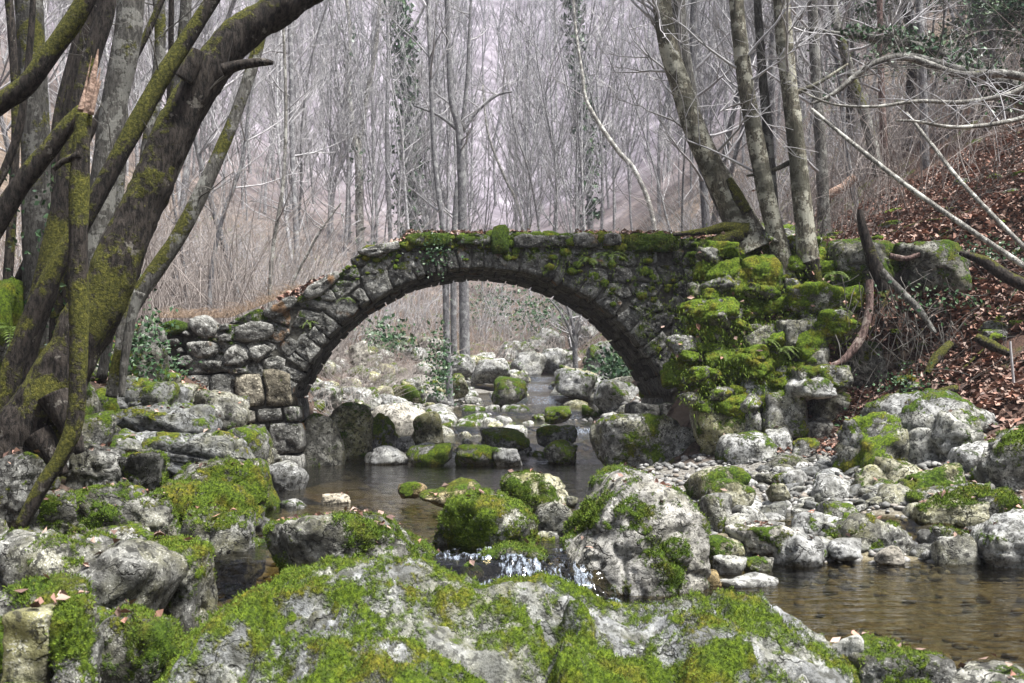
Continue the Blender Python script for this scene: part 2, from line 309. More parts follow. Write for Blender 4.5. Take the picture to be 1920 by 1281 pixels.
# ------------------------------------------------------------------ terrain
SECT = [
 (-6, [(-8, 2.2), (-3, 0.8), (-1.3, -0.4), (-.5, -0.7), (5, -0.7), (7, 0), (10, 2)]),
 (3, [(-8, 1.5), (-3, 0.1), (-1.9, -0.15), (-1.2, -0.55), (-.5, -0.7), (4, -0.7), (6, 0), (9, 2)]),
 (5, [(-8, 1.5), (-3, 0.1), (-1.9, -0.2), (-1.35, -0.5), (3.4, -0.65), (4.7, -0.3), (6, 0.7), (9, 3)]),
 (7, [(-9, 1.9), (-5, .55), (-3.6, .15), (-2.6, -0.05), (-1.75, -0.45), (0.7, -0.5), (3.0, -0.55), (4.0, -.15), (6, 1.0), (9, 3.5)]),
 (8, [(-9, 2.0), (-4.5, .7), (-3.4, .3), (-2.7, 0.0), (-1.95, -0.4), (0.7, -0.4), (1.2, -0.22), (1.6, -0.2), (3.3, -0.25), (4.4, -0.05), (6, 1.0), (9, 3.6)]),
 (9, [(-10, 2.2), (-5, 1.0), (-3.8, .45), (-3.2, .2), (-2.1, -0.3), (-1.8, -0.4), (0.6, -0.4), (1.1, -0.08), (2.2, -0.02), (3.3, 0.0), (4.2, .12), (5.2, .55), (7, 1.7), (10, 4.2)]),
 (11, [(-10, 2.2), (-5, 1.2), (-4.2, .75), (-3.4, .45), (-2.7, -.1), (-2.3, -.4), (.8, -.4), (1.3, 0.0), (2.4, .14), (3.2, .20), (3.8, .32), (4.4, .62), (5.4, 1.25), (7, 2.5), (11, 5.3)]),
 (12.5, [(-10, 2.2), (-5, 1.6), (-3.7, .85), (-2.9, 0), (-2.5, -.4), (.9, -.4), (1.5, .1), (2.4, .35), (3.2, .40), (3.9, .65), (4.4, 1.0), (5.6, 1.9), (7, 2.8), (8, 3.4), (12, 6)]),
 (13.3, [(-10, 2.1), (-5, 1.6), (-3.7, .9), (-2.9, 0), (-2.5, -.4), (1.0, -.4), (1.6, .2), (2.4, .7), (3.2, 1.1), (3.7, .95), (4.2, 1.0), (4.9, 1.35), (5.6, 2.2), (6.2, 2.7), (8, 3.6), (12, 6)]),
 (13.75, [(-10, 2.1), (-5, 1.65), (-3.7, .9), (-2.9, 0), (-2.5, -.4), (1.0, -.4), (1.6, .2), (2.4, 1.2), (3.0, 2.4), (3.7, 2.65), (4.2, 2.7), (4.9, 2.72), (6, 2.85), (8, 3.8), (12, 6)]),
 (14.0, [(-10, 2.0), (-4.5, 1.7), (-3.6, 1.0), (-3.1, .0), (-2.8, -.4), (1.6, -.4), (2.2, .3), (2.5, 1.8), (3.1, 2.7), (4.2, 2.85), (5, 2.9), (8, 4.0), (12, 6)]),
 (16.0, [(-10, 2.2), (-5, 1.9), (-3.7, 1.6), (-3.0, .6), (-2.2, .0), (1.3, .0), (2.0, .5), (2.9, 2.3), (4.2, 3), (8, 4.4), (12, 6.5)]),
 (20, [(-14, 3.4), (-8, 2.3), (-4, 1.5), (-2.4, .75), (-1, .3), (1.6, .3), (2.5, .9), (3.6, 2.6), (8, 5.2), (14, 8.5)]),
 (28, [(-20, 6), (-8, 2.8), (-4, 1.8), (-2, 1.15), (0, .95), (2, .95), (3.2, 1.5), (5, 3.2), (8, 6), (14, 10), (20, 14)]),
 (38, [(-25, 10), (-8, 4.2), (-3, 2.6), (0, 2.1), (2, 2.2), (5, 4.2), (10, 8.5), (20, 16)]),
 (60, [(-40, 26), (-15, 11), (-4, 7), (0, 6.8), (6, 9), (15, 16), (40, 36)]),
 (100, [(-70, 52), (-22, 27), (0, 20), (14, 26), (30, 40), (70, 66)]),
 (160, [(-110, 98), (-34, 66), (0, 56), (30, 68), (60, 84), (110, 110)]),
 (260, [(-150, 165), (0, 116), (150, 172)]),
 (340, [(-150, 180), (0, 135), (150, 185)]),
]
_sy = np.array([s[0] for s in SECT], np.float64)
def ground_raw(X, Y):
    X = np.asarray(X, np.float64); Y = np.asarray(Y, np.float64)
    Z = []
    for y, pts in SECT:
        xs = np.array([p[0] for p in pts], float); zs = np.array([p[1] for p in pts], float)
        z = np.interp(X, xs, zs)
        z += np.clip(xs[0] - X, 0, None) * 0.42 + np.clip(X - xs[-1], 0, None) * 0.5
        Z.append(z)
    Z = np.array(Z); k = np.clip(np.searchsorted(_sy, Y) - 1, 0, len(_sy) - 2)
    t = np.clip((Y - _sy[k]) / (_sy[k + 1] - _sy[k]), 0, 1); ar = np.arange(len(X))
    return Z[k, ar] * (1 - t) + Z[k + 1, ar] * t
def ground(X, Y):
    X = np.atleast_1d(np.asarray(X, float)).ravel(); Y = np.atleast_1d(np.asarray(Y, float)).ravel()
    p = np.stack([X, Y, X * 0], 1)
    return ground_raw(X, Y) + (fbm(p * 1.3, 4, 5) - .5) * 0.28 + (fbm(p * 6, 3, 9) - .5) * 0.07
def gz(x, y): return float(ground([x], [y])[0])

def grid(xs, ys):
    gx, gy = np.meshgrid(xs, ys); nx, ny = len(xs), len(ys)
    i = (np.arange(ny - 1)[:, None] * nx + np.arange(nx - 1)[None]).ravel()
    return gx.ravel(), gy.ravel(), np.stack([i, i + 1, i + nx + 1, i + nx], 1)
gx, gy, gf = grid(np.arange(-15, 15.01, 0.13), np.concatenate([np.arange(-5, 24, 0.13), np.arange(24, 52.1, .2)]))
gzv = ground(gx, gy)
CHY, CHX = [14.3, 16, 18, 20, 22, 25, 28, 31, 34], [1.0, 1.28, 1.2, 1.1, .85, .62, .68, .9, 1.4]     # thread of the current upstream
gzv = gzv - 0.30 * sstep(.62, .30, np.abs(gx - np.interp(gy, CHY, CHX))) * sstep(14, 15, gy) * sstep(34, 31, gy)
in_bar = sstep(0.9, 1.3, gx) * sstep(4.4, 3.6, gx - (gy - 9) * 0.05) * sstep(7.4, 8.0, gy) * sstep(12.6, 11.8, gy) * sstep(0.62, 0.40, gzv)
up = sstep(14.5, 16.0, gy) * sstep(3.4, 2.4, np.abs(gx + 0.2)) * sstep(.45, 0.2, gzv - np.interp(gy, [14, 20, 28, 34], [0, .4, 1.1, 1.7])) * sstep(32, 28, gy)
leafm = np.clip(sstep(30, 26, gy) * sstep(3.0, 4.4, gx) * sstep(0.5, 0.9, gzv) + sstep(-2.9, -3.6, gx) * sstep(12, 14, gy) * sstep(24, 18, gy), 0, 1)
zwat = np.interp(gy, [-6, 14.5, 17, 20, 24, 28, 34], [0, 0, .2, .45, .8, 1.15, 1.6])
bedm = sstep(0.10, -0.05, gzv - zwat) * sstep(16, 14, gy)
me = mesh_np('ground', np.stack([gx, gy, gzv], 1), gf, {'gravel': np.clip(in_bar + up, 0, 1), 'leaf': leafm, 'bed': bedm})
tag(obj('ground', me, M['ground']), kind='structure')
hy = np.concatenate([np.arange(13, 60, 1.2), np.arange(60, 130, 2.5), np.arange(130, 341, 6)])
hx, hyv, hf = grid(np.concatenate([np.arange(-260, -60, 8), np.arange(-60, 60, 1.5), np.arange(60, 261, 8)]), hy)
hz = ground_raw(hx, hyv) - 0.25 + (fbm(np.stack([hx, hyv, hx * 0], 1) * 0.12, 4, 3) - .5) * np.interp(hyv, [20, 60, 200], [0.2, 2.0, 9])
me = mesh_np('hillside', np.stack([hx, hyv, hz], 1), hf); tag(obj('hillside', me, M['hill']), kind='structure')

# ------------------------------------------------------------------ stream water
wx, wy, wf = grid(np.arange(-3.6, 6.2, 0.06), np.arange(-3, 33, 0.06))
brk = 6.62 + 1.95 * sstep(0.45, 1.25, wx) + 0.12 * np.sin(wx * 5)
step = sstep(-0.30, 0.16, wy - brk)
prof = np.array([(-3, 0), (14.6, 0), (14.9, .05), (16, .10), (16.4, .20), (18, .24), (18.4, .36), (20.2, .42), (20.8, .56), (23.5, .64), (24.2, .84), (26.5, .9), (27.2, 1.10), (29.6, 1.14), (30.2, 1.3), (34, 1.45)])
up_z = np.interp(wy, prof[:, 0], prof[:, 1])
wz = -0.2 * (1 - step) + up_z
slope = np.gradient(wz.reshape(600, -1) if False else wz.reshape(len(np.arange(-3, 33, 0.06)), -1), axis=0).ravel() / 0.06
rip = (fbm(np.stack([wx * 4, wy * 6, wx * 0], 1), 3, 21) - .5)
run = sstep(0.25, 0.75, (wx * 0 + 1) * sstep(-0.55, -0.2, wx) * sstep(1.05, 0.75, wx) * sstep(5.7, 6.3, wy) * sstep(7.1, 6.8, wy))   # broken water below the sill
foam = np.clip(sstep(0.15, 0.5, slope) * np.where(wy < 9, 0.12, 0.78) + .30 * sstep(14.6, 15.4, wy) * sstep(.5, .15, np.abs(wx - np.interp(wy, CHY, CHX))), 0, 1)
wz = wz + rip * (0.012 + 0.07 * foam)
me = mesh_np('stream_water', np.stack([wx, wy, wz], 1), wf, {'foam': foam}); tag(obj('stream_water', me, M['water']), kind='structure')

# broken white water tumbling over the sill between the boulders
cx, cy, cf = grid(np.arange(-0.75, 1.15, 0.012), np.arange(6.0, 7.25, 0.012))
cst = sstep(-0.42, 0.16, cy - 6.62 - 1.1 * sstep(0.5, 1.1, cx)); pc = np.stack([cx, cy * .8, cx * 0], 1)
tb = fbm(pc * 7, 4, 31, .6) - .5; ed = sstep(-.72, -.45, cx) * sstep(1.12, .8, cx) * sstep(6.02, 6.35, cy) * sstep(7.24, 7.0, cy)
cz_ = -0.2 * (1 - cst) - .012 + ed * (0.010 + tb * 0.16 + (fbm(pc * 26, 3, 33, .6) - .5) * 0.05)
fm = ed * (sstep(-.05, .14, tb) * .46 + .20)
tag(obj('cascade', mesh_np('cascade', np.stack([cx, cy, cz_], 1), cf, {'foam': fm}), M['water']), 'white broken water running between the boulders into the lower pool', 'water', kind='stuff')

# ------------------------------------------------------------------ the bridge
TH = 0.0825; BO = np.array((-0.42, 14.0, 0.0)); bc, bs = math.cos(TH), math.sin(TH)
def face(px, py):
    k = (px - HX) / FPX; u = (k * BO[1] - BO[0]) / (bc - k * bs); Y = BO[1] + u * bs
    return np.array((u, CZ - (py - HY) / FPX * Y))
def b2w(u, v, z): return np.array((BO[0] + u * bc - v * bs, BO[1] + u * bs + v * bc, z))
bridge = obj('stone_bridge', None, loc=tuple(BO)); bridge.rotation_euler = (0, 0, TH)
tag(bridge, 'old single-arched rubble stone footbridge with moss spanning the stream', 'bridge')
A, B, C_ = face(547, 747), face(1257, 744), face(886, 502)
def circ(a, b, c):
    D = 2 * (a[0] * (b[1] - c[1]) + b[0] * (c[1] - a[1]) + c[0] * (a[1] - b[1]))
    f = lambda q: q[0] ** 2 + q[1] ** 2
    ux = (f(a) * (b[1] - c[1]) + f(b) * (c[1] - a[1]) + f(c) * (a[1] - b[1])) / D
    uy = (f(a) * (c[0] - b[0]) + f(b) * (a[0] - c[0]) + f(c) * (b[0] - a[0])) / D
    return np.array((ux, uy)), math.hypot(a[0] - ux, a[1] - uy)
AC, AR = circ(A, B, C_)
ZS = (A[1] + B[1]) / 2                                   # springing height
TOP = np.array([face(*q) for q in [(430, 606), (488, 580), (560, 548), (640, 506), (688, 466), (752, 456), (764, 441), (930, 440), (1070, 440), (1265, 442), (1310, 446), (1400, 450)]])
def ztop(u): return np.interp(u, TOP[:, 0], TOP[:, 1])
BW = 1.9
def moss_field(u, z):
    """more moss along the top edge and on the mossy eastern shoulder"""
    t = np.clip(1 - (ztop(u) - z) / 0.5, 0, 1); e = sstep(0.2, 2.6, u)
    return 0.24 + 0.30 * t + 0.10 * e
def stone_poly(poly, vf, vb, bulge, seed, moss=None, jit=0.012, seg=0.11, soft=0.14):
    """irregular stone: outline poly (u,z), its face near v=vf, running back to v=vb"""
    poly = np.asarray(poly, float); n = len(poly); pts = []
    for i in range(n):
        a, b = poly[i], poly[(i + 1) % n]; k = max(1, int(round(np.linalg.norm(b - a) / seg)))
        for j in range(k): pts.append(a + (b - a) * j / k)
    pts = np.array(pts); m = len(pts); c = pts.mean(0)
    r = np.random.default_rng(seed); pts = pts + r.normal(0, jit, pts.shape)
    pts = pts * (1 - 2 * soft) + soft * (np.roll(pts, 1, 0) + np.roll(pts, -1, 0))
    d = pts - c; tilt = r.normal(0, 0.05, 2)
    def ring(f, v, nz): 
        q = c + d * f; return np.column_stack([q[:, 0], v + (q - c) @ tilt * (v < vb - 1e-6) + nz * r.normal(0, 1, m), q[:, 1]])
    R = [ring(1.0, vb, 0), ring(1.0, vf + 0.012, 0.005), ring(0.965, vf - bulge * 0.6, 0.010), ring(0.70, vf - bulge, 0.016), ring(0.36, vf - bulge * 1.05, 0.016)]
    V = np.concatenate(R + [np.array([[c[0], vf - bulge * 1.1, c[1]]])]); F = []
    ar = np.arange(m); nx = (ar + 1) % m; Q = []
    for k in range(len(R) - 1): Q.append(np.stack([k * m + ar, (k + 1) * m + ar, (k + 1) * m + nx, k * m + nx], 1))
    Q = np.concatenate(Q)[:, ::-1]; T = np.stack([(len(R) - 1) * m + ar, (len(R) - 1) * m + nx, np.full(m, len(R) * m)], 1)
    back = None
    mo = np.full(len(V), moss) if moss is not None else moss_field(V[:, 0], V[:, 2])
    mo = mo + (V[:, 2] - c[1]) * 0.6
    return mesh_np('stone', V, [Q, T], {'moss': mo})
def clip(poly, p, nrm):
    """keep the side where (x-p).n <= 0"""
    out = []; n = len(poly)
    for i in range(n):
        a, b = poly[i], poly[(i + 1) % n]; da, db = np.dot(a - p, nrm), np.dot(b - p, nrm)
        if da <= 0: out.append(a)
        if (da < 0 < db) or (db < 0 < da): out.append(a + (b - a) * da / (da - db))
    return out
# core of rubble and mortar
us = np.linspace(TOP[0, 0] + 0.02, TOP[-1, 0], 150)
zl = np.full(len(us), -0.6); R0 = AR + 0.05; ins = np.abs(us - AC[0]) < math.sqrt(max(R0 ** 2 - (ZS - AC[1]) ** 2, 0.01))
zl[ins] = AC[1] + np.sqrt(np.clip(R0 ** 2 - (us[ins] - AC[0]) ** 2, 0, None)); zt = ztop(us) - 0.05
V = []; 
for v in (0.018, BW): V += [np.column_stack([us, us * 0 + v, zl]), np.column_stack([us, us * 0 + v, zt])]
V = np.concatenate(V); n = len(us); i = np.arange(n - 1)
q = lambda a, b: np.stack([a * n + i, a * n + i + 1, b * n + i + 1, b * n + i], 1)
F = np.concatenate([q(0, 1), q(2, 3)[:, ::-1], q(1, 3), q(0, 2)[:, ::-1]])
obj('core', mesh_np('core', V, F, {'moss': np.zeros(len(V))}, False), M['mortar'], bridge)
# arch ring, front face
rnd = random.Random(4)
a0 = math.atan2(A[1] - AC[1], A[0] - AC[0]); a1 = math.atan2(B[1] - AC[1], B[0] - AC[0])
def arc_stones(v0, v1, rows_seed, thick, lo, hi, name, face_moss):
    r = random.Random(rows_seed); a = a0; k = 0
    while a > a1 + 0.02:
        w = r.uniform(lo, hi) / AR
        if a - w < a1 + 0.06: w = a - a1
        b = a - w; T = thick * r.uniform(0.75, 1.25)
        g = 0.006 / AR; jo = r.uniform(-0.012, 0.008)
        poly = []
        for t in np.linspace(a - g, b + g, 4): poly.append(AC + (AR + jo) * np.array((math.cos(t), math.sin(t))))
        sk = r.uniform(-0.02, 0.02)
        top_pts = []
        for t in np.linspace(b + g, a - g, 4):
            q_ = AC + (AR + T) * np.array((math.cos(t + sk), math.sin(t + sk))); q_[1] = min(q_[1], float(ztop(q_[0])) - 0.03); top_pts.append(q_)
        me = stone_poly(poly + top_pts, v0, v1, r.uniform(0.004, 0.022), rows_seed * 100 + k, moss=None if face_moss else -0.6, jit=0.009 if face_moss else .004, seg=0.08, soft=0.05)
        o = obj(name, me, M['bridge'], bridge); o['tone'] = r.uniform(-0.2, 0.2) if face_moss else -.55; a = b; k += 1  # vault stones toned down, shade under the arch put into their colour
arc_stones(0.0, 0.42, 11, 0.28, 0.11, 0.34, 'voussoir', True)
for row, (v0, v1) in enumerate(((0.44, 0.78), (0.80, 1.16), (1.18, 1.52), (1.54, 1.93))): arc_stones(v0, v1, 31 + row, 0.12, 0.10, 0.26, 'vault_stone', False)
# spandrels: fitted rubble
r = np.random.default_rng(12); sites = []
for zi, z in enumerate(np.arange(ZS - 0.2, ztop(0) + 0.12, 0.205)):
    u = TOP[0, 0] - 0.2
    while u < TOP[-1, 0] + 0.3:
        u += r.uniform(0.24, 0.52); sites.append((u, z + r.normal(0, 0.045)))
sites = np.array(sites); SC = np.array((1.0, 1.6)); k = 0
for i, s in enumerate(sites):
    if s[1] > ztop(s[0]) + 0.03 or s[1] < ZS - 0.3: continue
    dv = s - AC; dist = np.linalg.norm(dv)
    if s[1] > ZS - 0.15 and dist < AR + 0.22: continue
    if s[1] <= ZS + 0.05 and A[0] - 0.05 < s[0] < B[0] + 0.05: continue
    poly = [s + np.array(q_) for q_ in ((-.6, -.4), (.6, -.4), (.6, .4), (-.6, .4))]
    near = np.argsort(((sites - s) * SC * ((sites - s) * SC)).sum(1))[1:14]
    for j in near:
        dlt = (sites[j] - s); nn = dlt * SC * SC; poly = clip(poly, s + dlt * 0.485, nn)
        if len(poly) < 3: break
    if len(poly) < 3: continue
    tu = ztop(s[0] + .02) - ztop(s[0] - .02); poly = clip(poly, np.array((s[0], ztop(s[0]) + r.uniform(-0.03, 0.035))), np.array((-tu / .04, 1.0)))
    if dist < AR + 1.4 and s[1] > ZS - 0.1 and len(poly) >= 3: poly = clip(poly, AC + dv / dist * (AR + 0.24), -dv / dist)
    if s[0] < A[0] and len(poly) >= 3: poly = clip(poly, np.array((A[0] - 0.02, 0)), np.array((1.0, 0)))
    if s[0] > B[0] and len(poly) >= 3: poly = clip(poly, np.array((B[0] + 0.02, 0)), np.array((-1.0, 0)))
    if len(poly) >= 3: poly = clip(poly, np.array((0, ZS - 0.02)), np.array((0, -1.0)))
    if len(poly) < 3: continue
    pa = np.array(poly); ar_ = 0.5 * abs(np.dot(pa[:, 0], np.roll(pa[:, 1], 1)) - np.dot(pa[:, 1], np.roll(pa[:, 0], 1)))
    if ar_ < 0.012: continue
    me = stone_poly(pa, 0.0, 0.22, r.uniform(0.004, 0.03), 500 + k); o = obj('stone', me, M['bridge'], bridge); o['tone'] = float(r.uniform(-0.1, 0.12)); k += 1
# abutments below the springing and the ledge stones
def face_block(pts, vf, vb, bulge, seed, name='stone', parent=bridge, mat='bridge', moss=0.12, tone=0.0, warm=0.0):
    me = stone_poly([face(*p) for p in pts], vf, vb, bulge, seed, moss=moss); o = obj(name, me, M[mat], parent); o['tone'] = tone; o['warm'] = warm; return o
for k, (pts, mo, wm) in enumerate([
    ([(440, 703), (490, 698), (496, 762), (444, 766)], .15, .4), ([(494, 690), (545, 700), (548, 760), (500, 762)], .2, .5),
    ([(446, 769), (480, 768), (482, 792), (452, 794)], .3, .2), ([(483, 767), (530, 765), (531, 789), (484, 791)], .15, 0), ([(533, 764), (562, 762), (562, 790), (534, 789)], .4, 0),
    ([(462, 796), (500, 794), (505, 836), (468, 836)], .2, .1), ([(503, 793), (564, 791), (566, 850), (508, 853)], .25, 0),
    ([(508, 856), (566, 853), (567, 890), (512, 892)], .1, 0),
    ([(1236, 757), (1278, 756), (1280, 786), (1238, 788)], .35, 0), ([(1282, 752), (1345, 750), (1345, 790), (1284, 790)], .3, 0),
    ([(1242, 790), (1300, 790), (1302, 850), (1244, 852)], .3, 0), ([(1243, 854), (1310, 852), (1310, 900), (1245, 902)], .2, 0)]):
    face_block(pts, -0.04, 0.6, 0.03, 900 + k, moss=mo, warm=wm)
for k, v in enumerate((0.62, 1.05, 1.48)):        # inner abutment faces, course by course
    for s_, px in ((-1, 547), (1, 1257)):
        u = face(px, 750)[0]
        for j, (z0, z1) in enumerate(((-0.4, .12), (.14, .45), (.47, ZS - 0.02))):
            p_ = [(u - .35, z0), (u + .02, z0), (u + .02, z1), (u - .35, z1)] if s_ < 0 else [(u - .02, z0), (u + .35, z0), (u + .35, z1), (u - .02, z1)]
            o = obj('stone', stone_poly(p_, v, v + 0.42, 0.02, 950 + k * 7 + j, moss=-.1), M['bridge'], bridge)
o = face_block([(1186, 758), (1236, 757), (1238, 786), (1190, 788)], -0.02, 0.7, 0.03, 990, 'ledge_stone', moss=.25)
# parapet remains: coping slabs and the mossy post stone
for k, (pts, mo) in enumerate([([(1072, 438), (1126, 438), (1126, 462), (1074, 464)], .15), ([(1128, 439), (1166, 438), (1166, 464), (1128, 464)], .1), ([(1168, 438), (1262, 439), (1262, 474), (1170, 472)], .75), ([(764, 438), (850, 439), (848, 462), (766, 464)], .7), ([(852, 440), (922, 440), (922, 460), (854, 462)], .6),
     ([(492, 582), (552, 553), (560, 560), (545, 585), (512, 598), (494, 594)], -.1), ([(562, 548), (632, 506), (642, 520), (600, 556), (575, 562)], .0), ([(668, 470), (750, 452), (752, 470), (690, 482)], .05), ([(960, 442), (1070, 440), (1068, 462), (962, 464)], .3)]):
    face_block(pts, -0.05, 0.55, 0.035, 1000 + k, 'coping_stone', moss=mo)
face_block([(922, 424), (950, 421), (955, 446), (957, 478), (920, 480)], -0.07, 0.22, 0.04, 1020, 'post_stone', moss=.95)

# dry-stone retaining wall on the near bank of the path
wall = obj('retaining_wall', None, loc=tuple(BO)); wall.rotation_euler = (0, 0, TH)
tag(wall, 'low dry-stone retaining wall running into the bridge below the leafy path', 'wall')
WS = [([(295, 610), (330, 598), (352, 603), (352, 622), (310, 632), (297, 622)], .95, 0), ([(353, 595), (385, 590), (405, 605), (408, 630), (385, 637), (362, 622)], .05, 0.2), ([(338, 625), (352, 617), (362, 628), (350, 636)], .2, 0),
 ([(407, 607), (430, 603), (433, 620), (410, 626)], .0, .2), ([(408, 630), (436, 625), (438, 640), (412, 646)], .2, .1), ([(305, 640), (335, 632), (346, 643), (325, 652), (308, 652)], .2, 0),
 ([(350, 642), (375, 636), (412, 645), (418, 660), (400, 672), (370, 670), (352, 658)], -.3, .25), ([(328, 655), (342, 648), (350, 660), (335, 667)], .0, 0), ([(420, 658), (442, 642), (462, 655), (470, 672), (450, 688), (422, 685)], -.2, .1),
 ([(464, 652), (500, 643), (512, 652), (482, 685), (468, 670)], .3, 0), ([(330, 672), (355, 665), (368, 675), (355, 690), (335, 690)], .1, .1), ([(370, 677), (418, 676), (420, 695), (380, 697)], .1, .1), ([(424, 690), (465, 690), (470, 703), (428, 703)], .3, -.1),
 ([(438, 612), (488, 600), (515, 606), (517, 630), (480, 643), (442, 638)], .15, 0), ([(345, 705), (392, 700), (394, 768), (352, 745)], .05, 0), ([(396, 701), (438, 703), (442, 766), (398, 770)], -.1, -.1),
 ([(300, 655), (325, 668), (328, 690), (296, 690)], .2, -.1), ([(262, 640), (300, 642), (294, 664), (258, 664)], .4, -.1), ([(250, 668), (294, 668), (292, 700), (252, 700)], .3, -.1), ([(296, 694), (342, 694), (345, 735), (300, 735)], .2, -.1), ([(252, 704), (294, 704), (296, 740), (254, 740)], .3, -.1),
 ([(255, 612), (290, 612), (292, 637), (258, 637)], .6, 0), ([(208, 630), (250, 628), (252, 660), (210, 662)], .5, 0), ([(205, 665), (247, 664), (248, 700), (208, 702)], .3, 0), ([(160, 632), (204, 632), (204, 668), (162, 668)], .5, 0), ([(158, 672), (202, 670), (204, 706), (160, 708)], .4, 0)]
for k, (pts, mo, tn) in enumerate(WS):
    face_block(pts, -0.02, 0.35, 0.06, 1100 + k, 'stone', wall, 'bridge', mo, tn - .1)
u0, u1 = face(150, 600)[0], face(445, 600)[0]
uu = np.linspace(u0, u1, 30); ztw = np.interp(uu, [face(p, 600)[0] for p in (150, 300, 350, 445)], [face(150, 636)[1], face(300, 612)[1], face(350, 603)[1], face(440, 610)[1]])
V = np.concatenate([np.column_stack([uu, uu * 0 + .1, uu * 0 - .3]), np.column_stack([uu, uu * 0 + .1, ztw]), np.column_stack([uu, uu * 0 + .9, ztw + .02])]); n = 30; i = np.arange(n - 1)
F = np.concatenate([np.stack([i, i + 1, n + i + 1, n + i], 1), np.stack([n + i, n + i + 1, 2 * n + i + 1, 2 * n + i], 1)])
obj('core', mesh_np('core', V, F, {'moss': np.zeros(len(V))}, False), M['mortar'], wall)

# ------------------------------------------------------------------ rocks
def rock_geo(size, seed, sub=4, planes=11, sharp=13.0, rough=0.085, moss=0.3, strata=0.0, origin=(0, 0, 0), block=0.0, lumpy=0.0, taper=0.0, shear=0.0, cuts=()):
    D, F = ico(sub); r = np.random.default_rng(seed)
    n = r.normal(0, 1, (planes, 3)); n /= np.linalg.norm(n, axis=1, keepdims=True); d = r.uniform(0.72, 1.05, planes)
    ax = np.concatenate([np.eye(3), -np.eye(3)]); axn = ax + r.normal(0, 0.10 + 0.12 * (1 - block), ax.shape); axn /= np.linalg.norm(axn, axis=1, keepdims=True)
    n = np.concatenate([n, axn]); d = np.concatenate([d, r.uniform(0.78, 0.95, 6)])
    if block > 0: d[:planes] += block * 0.35
    for cn, cd in cuts: cn = np.array(cn, float); n = np.concatenate([n, [cn / np.linalg.norm(cn)]]); d = np.append(d, cd)
    dot = np.clip(D @ n.T, 1e-4, None) / d
    rad = (dot ** sharp).sum(1) ** (-1.0 / sharp)
    V = D * rad[:, None]; size = np.asarray(size, float); S = size / 2
    lo, hi = V.min(0), V.max(0); V = (V - (lo + hi) / 2) / ((hi - lo) / 2)
    if taper: V[:, 0] *= 1 - taper * (V[:, 2] + 1) / 2; V[:, 0] += shear * (V[:, 2] + 1) / 2; V[:, 1] *= 1 - taper * .7 * (V[:, 2] + 1) / 2
    V = V * S
    m = float(np.cbrt(S[0] * S[1] * S[2])); o = np.asarray(origin, float); W = V + o
    nd = D / S; nd /= np.linalg.norm(nd, axis=1, keepdims=True)
    a = (fbm(W * (0.9 / m) + seed, 3, seed) - .5) * 2 * rough * 2.2 * m
    rg = 1 - np.abs(2 * fbm(W * (1.6 / m) + 7, 3, seed + 3) - 1)
    a -= np.clip(rg - 0.86, 0, 1) * rough * 9 * m
    if strata:
        q = W[:, 2] + W[:, 0] * 0.25 + (fbm(W * 2, 2, seed + 5) - .5) * 0.25
        s_ = np.abs(((q / (0.22 * m + .04)) % 1.0) - .5) * 2; a -= strata * m * 0.16 * sstep(0.72, 1.0, s_)
    a += (fbm(W * 7.0, 4, seed + 9, 0.55) - .5) * min(0.10, 0.30 * m) * (1 + lumpy)
    if sub >= 5: a += (fbm(W * 22.0, 3, seed + 13, 0.6) - .5) * 0.020
    V = V + nd * a[:, None]
    N_ = normals(V, F)
    mo = moss - 0.27 + (N_[:, 2]) * 0.36 + (fbm((V + o) * 4.2, 4, 77, 0.6) - .5) * 3.2
    V = V + N_ * (sstep(0.3, 0.7, mo) * (0.010 + 0.012 * vnoise((V + o) * 40, 5)) * min(1, m * 4))[:, None]
    return V, F, np.clip(mo, -1, 1.5)
def moss_fur(Vp, Np, mk, count, ln, seed, parent, name='moss'):
    r = np.random.default_rng(seed); pr = np.clip(mk, 0, 1); idx = r.choice(len(Vp), count, p=pr / pr.sum())
    b = Vp[idx] + r.normal(0, 0.006, (count, 3)); up = Np[idx] * 0.7 + np.array((0, 0, 0.4)) + r.normal(0, .45, (count, 3)); up /= np.linalg.norm(up, axis=1, keepdims=True)
    L = ln * r.uniform(.5, 1.4, (count, 1)); s = np.cross(up, r.normal(0, 1, (count, 3))); s /= np.linalg.norm(s, axis=1, keepdims=True); w = L * 0.22
    b = b - Np[idx] * ln * 0.3
    V = np.stack([b - s * w, b + s * w, b + up * L], 1).reshape(-1, 3)
    me = mesh_np(name, V, np.arange(count * 3).reshape(-1, 3), None, False)
    return tag(obj(name, me, M['moss_blade'], parent), kind='stuff')
ROCKN = [0]; TOPS = []
